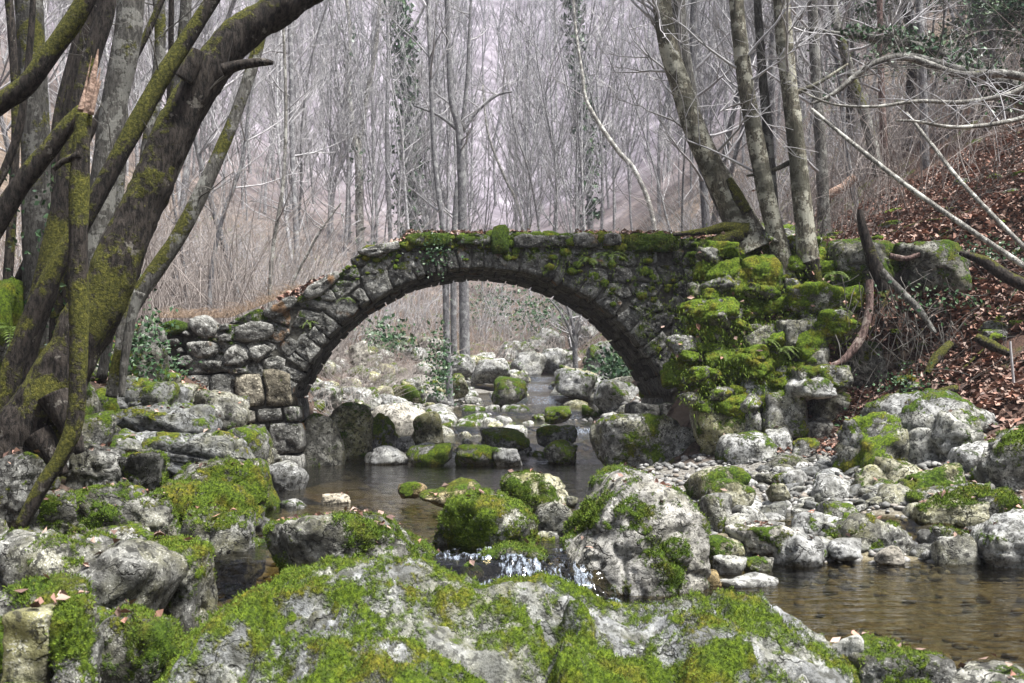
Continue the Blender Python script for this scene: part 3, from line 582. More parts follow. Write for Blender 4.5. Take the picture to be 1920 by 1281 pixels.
def rock(x0, y0, x1, y1, Y, label=None, moss=0.3, mat='rock', depth=0.9, sub=4, group=None, name='boulder', sink=0.25, tone=0.0, warm=0.0, cat=None, **kw):
    ROCKN[0] += 1; seed = ROCKN[0] * 13 + 100
    a, b = P(x0, y1, Y), P(x1, y0, Y); w, h = b[0] - a[0], b[2] - a[2]
    hh = h * (1 + sink); cz = b[2] - hh / 2
    c = np.array(((a[0] + b[0]) / 2, Y, cz)); dep = max(w * depth, h * 0.7) if depth < 3 else depth - 3
    V, F, mo = rock_geo((w, dep, hh), seed, sub, moss=moss, origin=c, **kw)
    o = obj(name, mesh_np(name, V + (0, 0, hh / 2), F, {'moss': mo}), M[mat], loc=(c[0], c[1], cz - hh / 2))
    o['tone'] = tone; o['warm'] = warm
    if Y < 13.5:
        nz_ = normals(V, F)[:, 2]; TOPS.append((V[nz_ > .75] + c)[::7])
    if sub >= 5 and Y < 9.5 and moss > .25: moss_fur(V + (0, 0, hh / 2), normals(V, F), sstep(.25, .6, mo) * (V[:, 2] > -hh * .2) + 1e-6, int(9000 * min(2, w * hh * 2)) + 2500, 0.011 if Y < 6 else .014, seed, o)
    tag(o, label, cat or name.split('_')[-1], group); return o

# --- standing in the stream
rock(1045, 886, 1324, 1108, 7.0, 'big pale lichen-spotted boulder standing between the two pools', .42, 'rock_pale', .95, 6, warm=.12, tone=-.15, sharp=10, rough=.07, planes=6, sink=.2, block=.45, cuts=(((-.8, -.15, .55), .62), ((.2, -.8, .45), .80)))
rock(503, 953, 828, 1095, 6.75, 'low domed grey boulder with dark moss sides at the sill of the pool', .26, 'rock_dark', .8, 6, sharp=7, rough=.05, tone=.25)
rock(788, 922, 1006, 1062, 7.45, 'green moss-covered boulder between the domed boulder and the big pale boulder', .92, 'rock', .8, 5, sharp=8)
rock(943, 891, 1068, 960, 8.7, 'yellowish boulder with a mossy crown behind the green mossy boulder', .62, 'rock_yellow', .8, 5, sharp=7)
rock(884, 1022, 1036, 1094, 6.95, 'dark wet mossy rock in the little cascade', .66, 'rock_dark', .8, 5)
rock(995, 940, 1078, 1012, 8.0, 'smooth grey stone wedged beside the big pale boulder', .05, 'rock', .8, 4, sharp=6)
rock(1058, 978, 1104, 1052, 7.5, 'narrow pale stone leaning on the big boulder', -.2, 'rock_pale', .7, 4, name='stone')
rock(862, 1056, 908, 1100, 6.6, 'small dark mossy stone at the head of the cascade', .75, 'rock_dark', .9, 4, name='stone')
rock(1004, 998, 1050, 1042, 7.55, 'small olive mossy stone below the smooth grey stone', .7, 'rock', .9, 4, name='stone')
rock(745, 904, 800, 930, 9.9, 'reddish-brown stone just breaking the water of the upper pool', .25, 'rock', .9, 4, name='stone', warm=1.0, tone=-.3)
rock(784, 902, 902, 942, 9.3, 'flat mossy-topped stone with a pink end in the upper pool', .55, 'rock_yellow', .8, 4, name='stone', warm=.4)
rock(524, 937, 577, 955, 9.6, 'flat pale stone awash near the bank of the upper pool', -.4, 'rock_pale', .8, 3, name='stone')
rock(604, 925, 656, 947, 9.9, 'small pinkish stone alone in the upper pool', -.3, 'rock_pale', .8, 4, name='stone', warm=.4)
rock(1060, 930, 1085, 950, 8.2, 'small dark stone at the end of the yellowish boulder', .1, 'rock_dark', .9, 3, name='stone')
rock(1345, 1082, 1462, 1118, 6.9, 'flat pale rock almost drowned at the edge of the lower pool', -.6, 'rock_pale', .6, 4, name='stone', tone=.05)
rock(1283, 1070, 1352, 1108, 6.95, 'rusty brown rock awash beside the big pale boulder', -.5, 'rock', .8, 4, name='stone', warm=1.0, tone=-.25)
rock(1335, 1040, 1400, 1075, 7.4, 'small pale square stone in the shallows by the big boulder', -.3, 'rock_pale', .8, 4, name='stone')
rock(1395, 1045, 1455, 1072, 7.5, 'dark mossy stone in the shallows of the lower pool', .45, 'rock_dark', .8, 4, name='stone')
rock(1575, 1214, 1760, 1330, 4.7, 'dark wet mossy rock at the near edge of the lower pool', .40, 'rock', .9, 5, sink=.4)
rock(1735, 1252, 1960, 1340, 4.55, 'dark purplish rock awash at the near edge of the lower pool', -.2, 'rock_dark', .9, 5, sink=.4)

# --- huge near slab: shaped by a height map with its own ridge line
RID = np.array([(150, 1330), (250, 1262), (330, 1212), (385, 1172), (440, 1128), (520, 1090), (600, 1062), (680, 1048), (760, 1047), (830, 1068), (900, 1102), (950, 1092), (1010, 1094), (1060, 1112), (1120, 1138), (1180, 1153), (1240, 1142), (1300, 1124), (1360, 1122), (1430, 1126), (1500, 1156), (1545, 1190), (1570, 1222), (1640, 1300), (1720, 1400)], float)
RY = 4.7; rx = (RID[:, 0] - HX) / FPX * RY; rz = CZ - (RID[:, 1] - HY) / FPX * RY
sx, sy, sf = grid(np.arange(-2.0, 1.75, 0.0125), np.concatenate([np.arange(2.7, 4.9, 0.0125), np.arange(4.9, 5.6, 0.02)]))
yr = RY + 0.10 * np.sin(sx * 2.3) + (fbm(np.stack([sx * 2, sx * 0, sx * 0], 1), 3, 8) - .5) * .25
rzx = np.interp(sx, rx, rz); p3 = np.stack([sx, sy, sx * 0], 1)
front = np.clip(yr - sy, 0, None); back = np.clip(sy - yr, 0, None)
warp = p3 + np.stack([fbm(p3 * 3, 3, 41), fbm(p3 * 3, 3, 42), sx * 0], 1) * 0.35
lump = fbm(warp * 2.1, 5, 51, .52); rdg = 1 - np.abs(2 * fbm(warp * np.array((2.2, 4.2, 1)), 4, 52) - 1)
sz = rzx - 0.17 * front - 0.05 * front ** 2 - 0.55 * back - 1.9 * back ** 2
sz += (lump - .5) * 0.36 * sstep(0.0, 0.35, front) + (lump - .5) * .08 - np.clip(rdg - 0.80, 0, 1) * 0.55 * (0.25 + sstep(0, .3, front))
groove = np.exp(-((sx - 0.13 - 0.25 * (sy - 4.2)) / 0.05) ** 2) * sstep(4.75, 4.4, sy) * sstep(3.4, 3.9, sy)
sz -= 0.10 * groove
tz = np.round((sz + (fbm(p3 * 4, 3, 61) - .5) * .12) / 0.085) * 0.085; sz = sz * 0.88 + tz * 0.12
sz += (fbm(warp * 14, 4, 53, .6) - .5) * 0.035 + (fbm(p3 * 45, 2, 54) - .5) * 0.010
V = np.stack([sx, sy, sz], 1); Nn = normals(V, sf[:, :3]); Nn *= np.sign(Nn[:, 2:3])
mo = 0.52 + (Nn[:, 2] - .75) * 0.35 + (fbm((p3 + np.stack([sy * .5, sx * 0, sx * 0], 1)) * np.array((2.6, 4.4, 1)), 5, 71, .62) - .5) * 2.8 + (rdg - .6) * -0.3 + 0.35 * sstep(.12, 0, front) - 0.35 * sstep(0.9, 1.35, sx)
mk = sstep(.35, .6, mo); V[:, 2] += mk * (0.012 + 0.022 * vnoise(p3 * 70, 3) + 0.014 * vnoise(p3 * 28, 4))
slab = obj('boulder', mesh_np('boulder', V, sf, {'moss': np.clip(mo, -1, 1.5)}), M['rock_slab'])
slab['tone'] = 0.05; tag(slab, 'huge rugged moss-streaked slab of rock filling the near edge of the stream', 'boulder')
# moss tips standing up from its cushions
moss_fur(V, Nn, mk * (V[:, 1] > 3.2), 170000, 0.010, 3, slab)
rock(1545, 1185, 1640, 1330, 4.75, 'pale smooth rock leaning against the end of the huge near slab', -.1, 'rock_pale', 1.0, 5, sharp=7, tone=-.1)

# --- bank of boulders beside the leaning trees
LB = [
 (188, 712, 352, 800, 11.0, 'pale flat-topped ledge of limestone at the foot of the dry-stone wall', .2, 'rock_slab', 1.0, dict(block=.6, strata=.5)),
 (200, 762, 425, 842, 10.2, 'long pale sloping slab with a smooth grey top below the flat ledge', .22, 'rock_slab', .7, dict(block=.7, strata=.5)),
 (222, 812, 470, 880, 9.5, 'banded pale slab split by long level cracks', .25, 'rock_slab', .6, dict(block=.6, strata=1.2)),
 (395, 800, 500, 880, 10.0, 'mossy boulder at the downhill end of the banded slab', .62, 'rock', .9, {}),
 (335, 860, 504, 965, 9.0, 'mossy ledge boulder above the upper pool with pale chips', .62, 'rock', .9, dict(strata=.6)),
 (312, 900, 510, 1030, 8.1, 'large round moss-capped boulder overhanging the upper pool', .62, 'rock', .9, dict(sharp=7)),
 (326, 958, 478, 1090, 7.2, 'grey boulder with a mossy shoulder and yellow scars at the water', .45, 'rock', .9, dict()),
 (125, 830, 232, 930, 8.2, 'blocky grey boulder beside the foot of the broken mossy stem', .22, 'rock', .9, dict(block=.4)),
 (212, 846, 312, 935, 8.3, 'crumbly mossy boulder with fallen leaves on top', .55, 'rock', .9, {}),
 (140, 912, 262, 1010, 7.5, 'dark mossy boulder below the blocky grey boulder', .5, 'rock_dark', .9, {}),
 (230, 925, 345, 1015, 7.6, 'dark hollowed boulder with a black cleft beside it', .4, 'rock_dark', .9, {}),
 (-30, 850, 85, 970, 6.9, 'grey speckled boulder at the root of the great leaning trunk', .12, 'rock', 1.0, dict(sharp=7)),
 (35, 925, 150, 1012, 7.0, 'dark boulder in the hollow under the broken stem', .3, 'rock_dark', .9, {}),
 (-60, 1000, 252, 1165, 5.4, 'broad grey weathered boulder with moss in its cracks', .30, 'rock', .8, dict(strata=.4)),
 (122, 1008, 322, 1195, 5.15, 'rounded grey boulder with black pits above the channel', .22, 'rock', .9, dict(sharp=7)),
 (262, 1018, 392, 1195, 5.5, 'square mossy boulder overhanging the side channel', .72, 'rock', .9, dict(block=.6)),
 (-60, 1088, 172, 1360, 4.2, 'near dark boulder draped with moss', .55, 'rock_dark', .9, {}),
 (28, 1128, 122, 1340, 3.95, 'upright tan stone with a bare flat face', -.8, 'rock_yellow', .5, dict(block=.8, rough=.03)),
 (118, 1120, 178, 1340, 3.95, 'narrow mossy upright stone beside the tan stone', .5, 'rock', .6, {}),
 (150, 1150, 345, 1330, 4.6, 'dark jagged boulder in the shade above the channel', .35, 'rock_dark', .9, {}),
 (232, 1195, 300, 1275, 4.5, 'small mossy rock at the lip of the channel', .5, 'rock_dark', .9, {}),
 (438, 798, 512, 862, 11.8, 'ochre block with moss fallen from the abutment', .45, 'rock_yellow', .9, dict(block=.5), ),
 (506, 868, 578, 940, 11.2, 'pale stone stepping down into the upper pool by the abutment', .05, 'rock_pale', .9, {}),
 (95, 770, 215, 860, 9.1, 'pale mossy boulder behind the broken mossy stem', .4, 'rock', .9, {}),
 (150, 728, 222, 800, 10.0, 'small mossy boulder between the trunks and the pale ledge', .8, 'rock', .9, {}),
 (235, 596, 308, 722, 11.6, 'upright dark rock hung with ivy by the wall end', .35, 'rock_dark', .8, {}),
 (-60, 520, 70, 760, 9.6, 'tall green moss-smothered boulder behind the leaning trunks', 1.1, 'rock', .9, {}),
 (60, 690, 180, 790, 9.8, 'dark mossy boulder under the great leaning trunk', .6, 'rock_dark', .9, {}),
 (345, 728, 470, 800, 12.6, 'black dripping rock under the foot of the wall', .1, 'rock_dark', .7, dict(strata=.5)),
 (455, 832, 530, 880, 11.9, 'low dark stone under the ochre block', .3, 'rock_dark', .9, {}),
 (400, 870, 520, 960, 9.4, 'mossy boulder with cream patches above the waterline', .55, 'rock', .8, {}),
 (452, 1005, 500, 1070, 7.4, 'dark wet stone at the waterline under the grey boulder', .1, 'rock_dark', .9, {}),
 (-40, 760, 60, 870, 8.0, 'mossy stone half hidden by the foot of the great leaning trunk', .5, 'rock', .9, {}),
 (270, 1185, 345, 1225, 5.4, 'pale pebble-smooth stone caught in the side channel', -.4, 'rock_pale', .9, {}),
]
for x0, y0, x1, y1, Y, lab, mo_, mt, dp, kw in LB:
    rock(x0, y0, x1, y1, Y, lab, mo_, mt, dp, 5 if Y < 8.5 or (x1 - x0) > 150 else 4, **{**dict(rough=.11, sharp=16, tone=-.32 if mt == 'rock' else -.1), **kw})

# rubble filling the gaps of that bank
fil = []
for k in range(10):
    V, F, mo_ = rock_geo((1, .9, .8), 4300 + k, 4, moss=.5, rough=.09, block=.2); m_ = mesh_np('stone', V, F, {'moss': mo_}); m_.materials.append(M[('rock', 'rock_dark', 'rock')[k % 3]]); fil.append(m_)
rr = random.Random(15); nf = 0; pl = []
for _ in range(3000):
    if nf >= 120: break
    Y = rr.uniform(3.6, 12.5); X = rr.uniform(-.50, -.20) * Y; px = 960 + X / Y * 2000
    g = gz(X, Y); s = rr.uniform(.16, .5)
    if g < -.25 or px > 560 or any((X - a) ** 2 + (Y - b) ** 2 < (.4 * (s + c)) ** 2 for a, b, c in pl): continue
    pl.append((X, Y, s)); o = obj('wedged_stone', fil[rr.randrange(10)], None, loc=(X, Y, g + s * .15)); o.scale = (s * rr.uniform(.9, 1.4), s * 1.1, s * rr.uniform(.7, 1.0)); o.rotation_euler = (rr.uniform(-.3, .3), rr.uniform(-.3, .3), rr.uniform(0, 6.3)); nf += 1
    o['mossy'] = rr.choice((-.2, 0.0, .25)); o['tone'] = rr.uniform(-.15, .1)
    tag(o, ('large ' if s > .36 else 'small ' if s < .25 else '') + {-.2: 'bare grey', 0.0: 'mossy', .25: 'thickly mossed'}[o['mossy']] + ' stone wedged among the boulders ' + ('of the near bank' if Y < 6 else 'below the leaning trunks' if Y < 9 else 'under the dry-stone wall'), 'stone', 'stones wedged among the bank boulders')

# --- gravel-bar side of the stream
GB = [
 (1362, 984, 1488, 1034, 7.9, 'flat pinkish-grey stone at the edge of the gravel bar', .08, 'rock_pale', .8, dict(sharp=6, warm=.15)),
 (1452, 1000, 1560, 1052, 7.7, 'pale angular stone sloping into the lower pool', .05, 'rock_pale', .8, dict(block=.2)),
 (1553, 1010, 1620, 1044, 7.8, 'small pale rounded stone at the waterline of the gravel bar', -.3, 'rock_pale', .8, {}),
 (1642, 1024, 1696, 1056, 7.7, 'low dun stone in the shallows between two grey rocks', -.3, 'rock_pale', .8, dict(warm=.3)),
 (1550, 962, 1725, 1036, 8.3, 'long grey boulder with a green mossy back on the gravel bar', .42, 'rock', .7, {}),
 (1532, 940, 1610, 995, 8.9, 'squat stone capped with bright moss on the gravel bar', .72, 'rock', .9, {}),
 (1368, 943, 1445, 1000, 8.6, 'smooth blue-grey egg-shaped stone by the big pale boulder', -.5, 'rock', .8, dict(sharp=5, rough=.03)),
 (1306, 925, 1378, 1004, 8.5, 'grey boulder tucked behind the big pale boulder', .15, 'rock', .9, {}),
 (1318, 898, 1412, 955, 9.3, 'pale-and-olive stone at the top of the gravel bar', .35, 'rock_yellow', .9, {}),
 (1290, 870, 1400, 925, 10.2, 'mossy yellowish ledge stone under the abutment rock', .5, 'rock_yellow', .9, {}),
 (1748, 1004, 1832, 1060, 7.8, 'dark blue-grey wedge of stone at the waterline', -.7, 'rock_dark', .7, dict(block=.3, rough=.03, tone=.5)),
 (1730, 980, 1856, 1042, 8.2, 'slate-coloured boulder with a mossy top behind the wedge stone', .28, 'rock_dark', .8, dict(tone=.3)),
 (1712, 926, 1840, 995, 8.7, 'long mossy rock slanting down towards the wedge stone', .4, 'rock_yellow', .7, {}),
 (1832, 958, 1990, 1070, 7.75, 'large pale rounded boulder at the end of the lower pool', .1, 'rock_pale', .9, dict(sharp=6)),
 (1780, 915, 1935, 1010, 8.8, 'wide lichen-grey boulder above the large pale rounded one', .3, 'rock', .8, {}),
 (1836, 792, 2000, 950, 9.3, 'big boulder with a dark undercut and mossy back', .45, 'rock', .9, dict(sharp=8)),
 (1680, 868, 1800, 950, 9.6, 'olive boulder in front of the pale rugged outcrop', .5, 'rock_yellow', .9, {}),
 (1590, 872, 1720, 950, 10.0, 'yellow-green mossy rock rising from the gravel', .5, 'rock_yellow', .9, {}),
 (1560, 770, 1720, 912, 10.8, 'sloping outcrop carpeted with bright green moss', .95, 'rock_lush', 1.0, dict(strata=.3)),
 (1640, 742, 1890, 900, 10.7, 'pale rugged outcrop mottled with moss on the bank', .36, 'rock_pale', .8, dict(rough=.1, strata=.3)),
 (1610, 800, 1700, 890, 10.4, 'green-cushioned rock stepping down from the mossy outcrop', .95, 'rock_lush', .9, {}),
 (1740, 768, 1840, 850, 10.2, 'jagged white-patched rock in the middle of the outcrop', .45, 'rock_pale', .9, dict(rough=.13)),
 (1780, 830, 1870, 905, 9.9, 'rough pale rock beside the dark undercut boulder', .3, 'rock_pale', .9, dict(rough=.13)),
 (1650, 860, 1740, 915, 9.9, 'cracked olive rock at the foot of the outcrop', .4, 'rock_yellow', .9, dict(rough=.12)),
 (1720, 735, 1800, 790, 10.9, 'mossy crest stone of the outcrop under the leaves', .8, 'rock', .9, dict(rough=.12)),
 (1700, 905, 1850, 960, 9.1, 'low mottled rock between the outcrop and the slanting rock', .35, 'rock', .8, {}),
 (1860, 720, 1990, 800, 11.0, 'mossy rock in the leaves above the dark undercut boulder', .6, 'rock', .9, {}),
 (1690, 800, 1760, 860, 10.3, 'white-faced block set in the rugged outcrop', .1, 'rock_pale', .8, dict(block=.4)),
 (1448, 886, 1492, 910, 10.3, 'grey flat stone lying alone on the upper gravel', .2, 'rock', .9, {}),
 (1438, 905, 1482, 935, 9.4, 'dun mossy stone among the white cobbles', .35, 'rock_yellow', .9, {}),
 (1522, 888, 1592, 935, 9.6, 'long pale slabby stone on the gravel', -.2, 'rock_pale', .8, dict(block=.5)),
 (1480, 960, 1545, 1000, 8.5, 'pale broken stone between the squat mossy stone and the egg-shaped one', -.2, 'rock_pale', .8, dict(block=.3)),
 (1310, 1005, 1395, 1050, 7.9, 'olive stone at the foot of the big pale boulder', .35, 'rock_yellow', .9, {}),
]
for x0, y0, x1, y1, Y, lab, mo_, mt, dp, kw in GB:
    rock(x0, y0, x1, y1, Y, lab, mo_, mt, dp, 5 if (x1 - x0) > 110 else 4, **kw)

# --- mossy heap beneath the trees, against the bridge
RB = [
 (1108, 776, 1340, 900, 13.1, 'broad mottled rock carrying the arch at the edge of the gravel', .32, 'rock', .7, dict(rough=.09)),
 (1300, 760, 1402, 845, 12.5, 'round yellow-mossed boulder under the heap', .42, 'rock_yellow', .9, dict(sharp=6)),
 (1350, 814, 1452, 890, 12.0, 'pale boulder with a dark underside resting on the gravel', .3, 'rock_pale', .9, dict(sharp=6)),
 (1434, 800, 1492, 852, 12.1, 'white-topped stone between the pale boulder and the mossy block', .1, 'rock_pale', .9, {}),
 (1416, 732, 1518, 808, 12.4, 'square block thick with moss above the white-topped stone', .75, 'rock_lush', .9, dict(block=.7)),
 (1392, 762, 1428, 818, 12.3, 'narrow grey stone wedged beside the square mossy block', .0, 'rock', .9, {}),
 (1478, 682, 1590, 730, 12.4, 'flat-topped rock with a green moss cap at the foot of the root', .6, 'rock', .9, dict(block=.5)),
 (1472, 705, 1562, 742, 12.2, 'pale flat stone jutting from under the moss cap', -.1, 'rock_pale', .9, dict(block=.3)),
 (1444, 688, 1494, 744, 12.5, 'grey upright stone beside the pale jutting stone', .1, 'rock', .9, {}),
 (1388, 704, 1454, 744, 12.5, 'white-spotted stone with a mossy rim', .5, 'rock_pale', .9, {}),
 (1484, 822, 1532, 856, 11.8, 'small mossy stone by the leaf drift', .55, 'rock', .9, {}),
 (1440, 850, 1530, 895, 11.6, 'low dark stone at the head of the gravel', .25, 'rock_dark', .9, {}),
 (1360, 745, 1400, 775, 12.6, 'small white stone between the round boulder and the block', .0, 'rock_pale', .9, {}),
 (1385, 735, 1420, 765, 12.6, 'small mossy-topped stone above the narrow grey stone', .5, 'rock', .9, {}),
 (1500, 780, 1560, 830, 12.4, 'dark stone in the shade behind the mossy block', .0, 'rock_dark', .9, {}),
 (1510, 730, 1600, 790, 12.9, 'black overhung rock below the root hollow', -.1, 'rock_dark', .9, {}),
 (1465, 535, 1588, 602, 12.7, 'long moss-covered ledge below the lichened trunks', 1.0, 'rock_lush', .8, dict(rough=.14)),
 (1455, 600, 1520, 640, 12.5, 'bare grey slab poking out of the moss', -.2, 'rock', .9, dict(block=.3)),
 (1490, 600, 1560, 672, 12.5, 'domed mossy boulder under the moss ledge', .85, 'rock_lush', .9, {}),
 (1495, 650, 1560, 690, 12.4, 'grey-sided stone under the domed mossy boulder', .2, 'rock', .9, {}),
 (1340, 500, 1420, 560, 12.9, 'bright green moss cushion rock on the bridge shoulder', 1.1, 'rock_lush', .9, dict(sharp=6, rough=.14)),
 (1390, 475, 1460, 540, 12.8, 'tall mossy rock at the foot of the leaning trunk', 1.0, 'rock_lush', .9, dict(sharp=6, rough=.14)),
 (1310, 555, 1350, 590, 13.2, 'bare grey stone beside the bridge face', .1, 'rock', .9, {}),
 (1590, 640, 1660, 720, 13.1, 'dark earth-stained rock in the root hollow', -.1, 'rock_dark', .9, {}),
 (1535, 448, 1690, 528, 12.95, 'mossy overhanging lip of the bank above the root hollow', .6, 'rock_dark', .9, dict(block=.3)),
 (1670, 462, 1815, 530, 12.9, 'earthy overhang of the bank beside the snag', .35, 'rock_dark', .9, dict(block=.3)),
 (1820, 700, 1900, 750, 11.9, 'mossy stump-like rock among the fallen leaves', .7, 'rock', .9, {}),
]
for x0, y0, x1, y1, Y, lab, mo_, mt, dp, kw in RB:
    rock(x0, y0, x1, y1, Y, lab, mo_, mt, dp, 5 if (x1 - x0) > 110 else 4, **kw)
def inside(poly, x, y):
    c = False; n = len(poly)
    for i in range(n):
        (x1, y1), (x2, y2) = poly[i], poly[(i + 1) % n]
        if (y1 > y) != (y2 > y) and x < (x2 - x1) * (y - y1) / (y2 - y1) + x1: c = not c
    return c
HEAP = [(1275, 645), (1300, 570), (1330, 480), (1390, 440), (1490, 440), (1560, 500), (1590, 560), (1560, 640), (1500, 690), (1470, 745), (1390, 760), (1285, 765)]
protos = []
for k in range(10):
    V, F, mo_ = rock_geo((1, .9, .8), 4000 + k, 4, moss=.95, rough=.09, lumpy=.5); protos.append(mesh_np('mossy_stone', V, F, {'moss': mo_}))
rr = random.Random(5); placed = []
HEAPPTS = []
for _ in range(4000):
    x, y = rr.uniform(1270, 1595), rr.uniform(440, 765)
    if not inside(HEAP, x, y) or any((x - a) ** 2 + (1.3 * (y - b)) ** 2 < 23 ** 2 for a, b in placed): continue
    placed.append((x, y)); Yc = np.interp(y, [440, 600, 765], [13.2, 12.65, 12.45]) + rr.uniform(-.15, .2); c = P(x, y, Yc); s = (rr.uniform(24, 46) + 40 * rr.random() ** 3) / FPX * Yc
    o = obj('mossy_stone', protos[rr.randrange(10)], M['rock_lush'], loc=tuple(c)); o.scale = (s * rr.uniform(.9, 1.4), s * 1.2, s * rr.uniform(.75, 1.05)); o.rotation_euler = (rr.uniform(-.3, .3), rr.uniform(-.3, .3), rr.uniform(0, 6))
    o['mossy'] = rr.choice((.35, .35, .3, .3, .1, -.1, -.5)); o['tone'] = rr.uniform(-.1, .1); tag(o, {.35: 'thickly mossed', .3: 'bright green', .1: 'olive mossed', -.1: 'half-bare mossy', -.5: 'nearly bare grey'}[o['mossy']] + (' large' if s > .3 else ' small') + ' stone in the ' + ('upper' if y < 560 else 'middle' if y < 670 else 'lower') + ' heap against the bridge', 'stone', 'mossy stones heaped against the bridge'); HEAPPTS.append((c, s))

# --- upstream, seen through the arch
UP = [
 (562, 775, 645, 890, 14.6, 'dark wet blocky boulder inside the foot of the arch', .2, 'rock_dark', .9, dict(block=.4)),
 (606, 756, 702, 862, 15.6, 'big smooth olive-yellow boulder just beyond the arch', .15, 'rock_yellow', .9, dict(sharp=5, rough=.04)),
 (690, 756, 812, 838, 17.2, 'large smooth cream boulder beyond the arch', -.2, 'rock_pale', .9, dict(sharp=5, rough=.04, warm=.2)),
 (772, 774, 832, 834, 16.6, 'dark-flanked round boulder touching the cream boulder', .3, 'rock_yellow', .9, dict(sharp=5)),
 (695, 778, 744, 842, 15.7, 'round boulder freckled with moss between the olive and cream boulders', .5, 'rock', .9, dict(sharp=5)),
 (694, 838, 768, 868, 14.6, 'flat cream stone lying at the far edge of the pool', -.3, 'rock_pale', .8, dict(sharp=6)),
 (763, 830, 852, 866, 14.5, 'flat stone with a bright moss cap at the far edge of the pool', .7, 'rock', .8, {}),
 (742, 818, 780, 842, 15.0, 'white stone behind the moss-capped flat stone', -.5, 'rock_pale', .9, {}),
 (856, 836, 928, 868, 14.4, 'green moss-domed stone at the far edge of the pool', .95, 'rock', .9, dict(sharp=6)),
 (924, 840, 978, 870, 14.3, 'pale stone beside the moss-domed stone', .2, 'rock_pale', .9, {}),
 (898, 802, 992, 842, 15.4, 'wedge boulder with mossy flanks above the pool', .5, 'rock', .9, {}),
 (1020, 828, 1085, 862, 14.7, 'mossy boulder close to the pier of the arch', .6, 'rock', .9, {}),
 (1005, 800, 1080, 836, 15.8, 'mossy boulder with a pale face in midstream', .6, 'rock', .9, {}),
 (922, 706, 988, 752, 23.0, 'dark round boulder with a mossy crown upstream', .5, 'rock_dark', .9, dict(sharp=6)),
 (1040, 694, 1122, 738, 24.0, 'large white boulder at the head of the riffle', .1, 'rock_pale', .9, {}),
 (1112, 712, 1200, 772, 20.5, 'pale boulder by the pier-side bank upstream', .3, 'rock_pale', .9, {}),
 (1020, 762, 1070, 790, 18.0, 'round mossy boulder in the riffle', .8, 'rock', .9, dict(sharp=6)),
 (880, 672, 960, 712, 27.0, 'low white ledge on the far bank upstream', .0, 'rock_pale', .9, dict(strata=.5)),
 (560, 720, 640, 775, 17.5, 'pale mossy boulder piled behind the foot of the arch', .25, 'rock_pale', .9, {}),
 (640, 728, 720, 772, 19.0, 'pale lichened boulder under the brush upstream', .1, 'rock_pale', .9, {}),
 (700, 740, 775, 770, 19.5, 'long rock shelving down to the cream boulder', .15, 'rock_pale', .9, {}),
 (655, 640, 690, 680, 22.0, 'pointed cream boulder standing in the brush', -.3, 'rock_pale', .9, dict(warm=.2)),
 (760, 712, 800, 745, 22.0, 'white speckled boulder beside the ivy stump', .0, 'rock_pale', .9, {}),
 (845, 700, 880, 740, 23.0, 'ochre boulder beneath the far ledge', .3, 'rock_yellow', .9, {}),
 (1010, 650, 1080, 700, 33.0, 'rough white rock below the crags by the bend', .1, 'rock_pale', .9, dict(rough=.14)),
 (960, 660, 1030, 705, 32.0, 'white shelving rock beside the upper riffle', .1, 'rock_pale', .9, dict(rough=.14)),
 (1100, 640, 1160, 700, 31.0, 'grey-white rock on the pier-side bank below the small tree', .2, 'rock_pale', .9, dict(rough=.14)),
 (1120, 680, 1190, 725, 27.0, 'pale mossy rock above the pier-side bank', .4, 'rock_pale', .9, dict(rough=.12)),
 (830, 665, 890, 705, 29.0, 'pale lichened rock under the dark stems', .15, 'rock_pale', .9, dict(rough=.12)),
 (1060, 610, 1130, 665, 38.0, 'whitish crag on the far bank under the small tree', .1, 'rock_pale', .9, {}),
 (985, 615, 1060, 670, 39.0, 'broken white crag on the far bank', .1, 'rock_pale', .9, dict(rough=.12)),
 (920, 640, 1000, 690, 37.0, 'low white crag by the bend of the stream', .1, 'rock_pale', .9, dict(rough=.12)),
]
for x0, y0, x1, y1, Y, lab, mo_, mt, dp, kw in UP:
    rock(x0, y0, x1, y1, Y, lab, mo_, mt, dp, 4, **kw)
cob = []
for k in range(14):
    V, F, mo_ = rock_geo((1, .85, .68), 5000 + k, 3, moss=.30, rough=.06, sharp=7); m_ = mesh_np('stone', V, F, {'moss': mo_}); m_.materials.append(M[('rock_pale', 'rock', 'rock_yellow', 'rock_pale')[k % 4]]); cob.append(m_)
rr = random.Random(9); nst = 0; pl = []
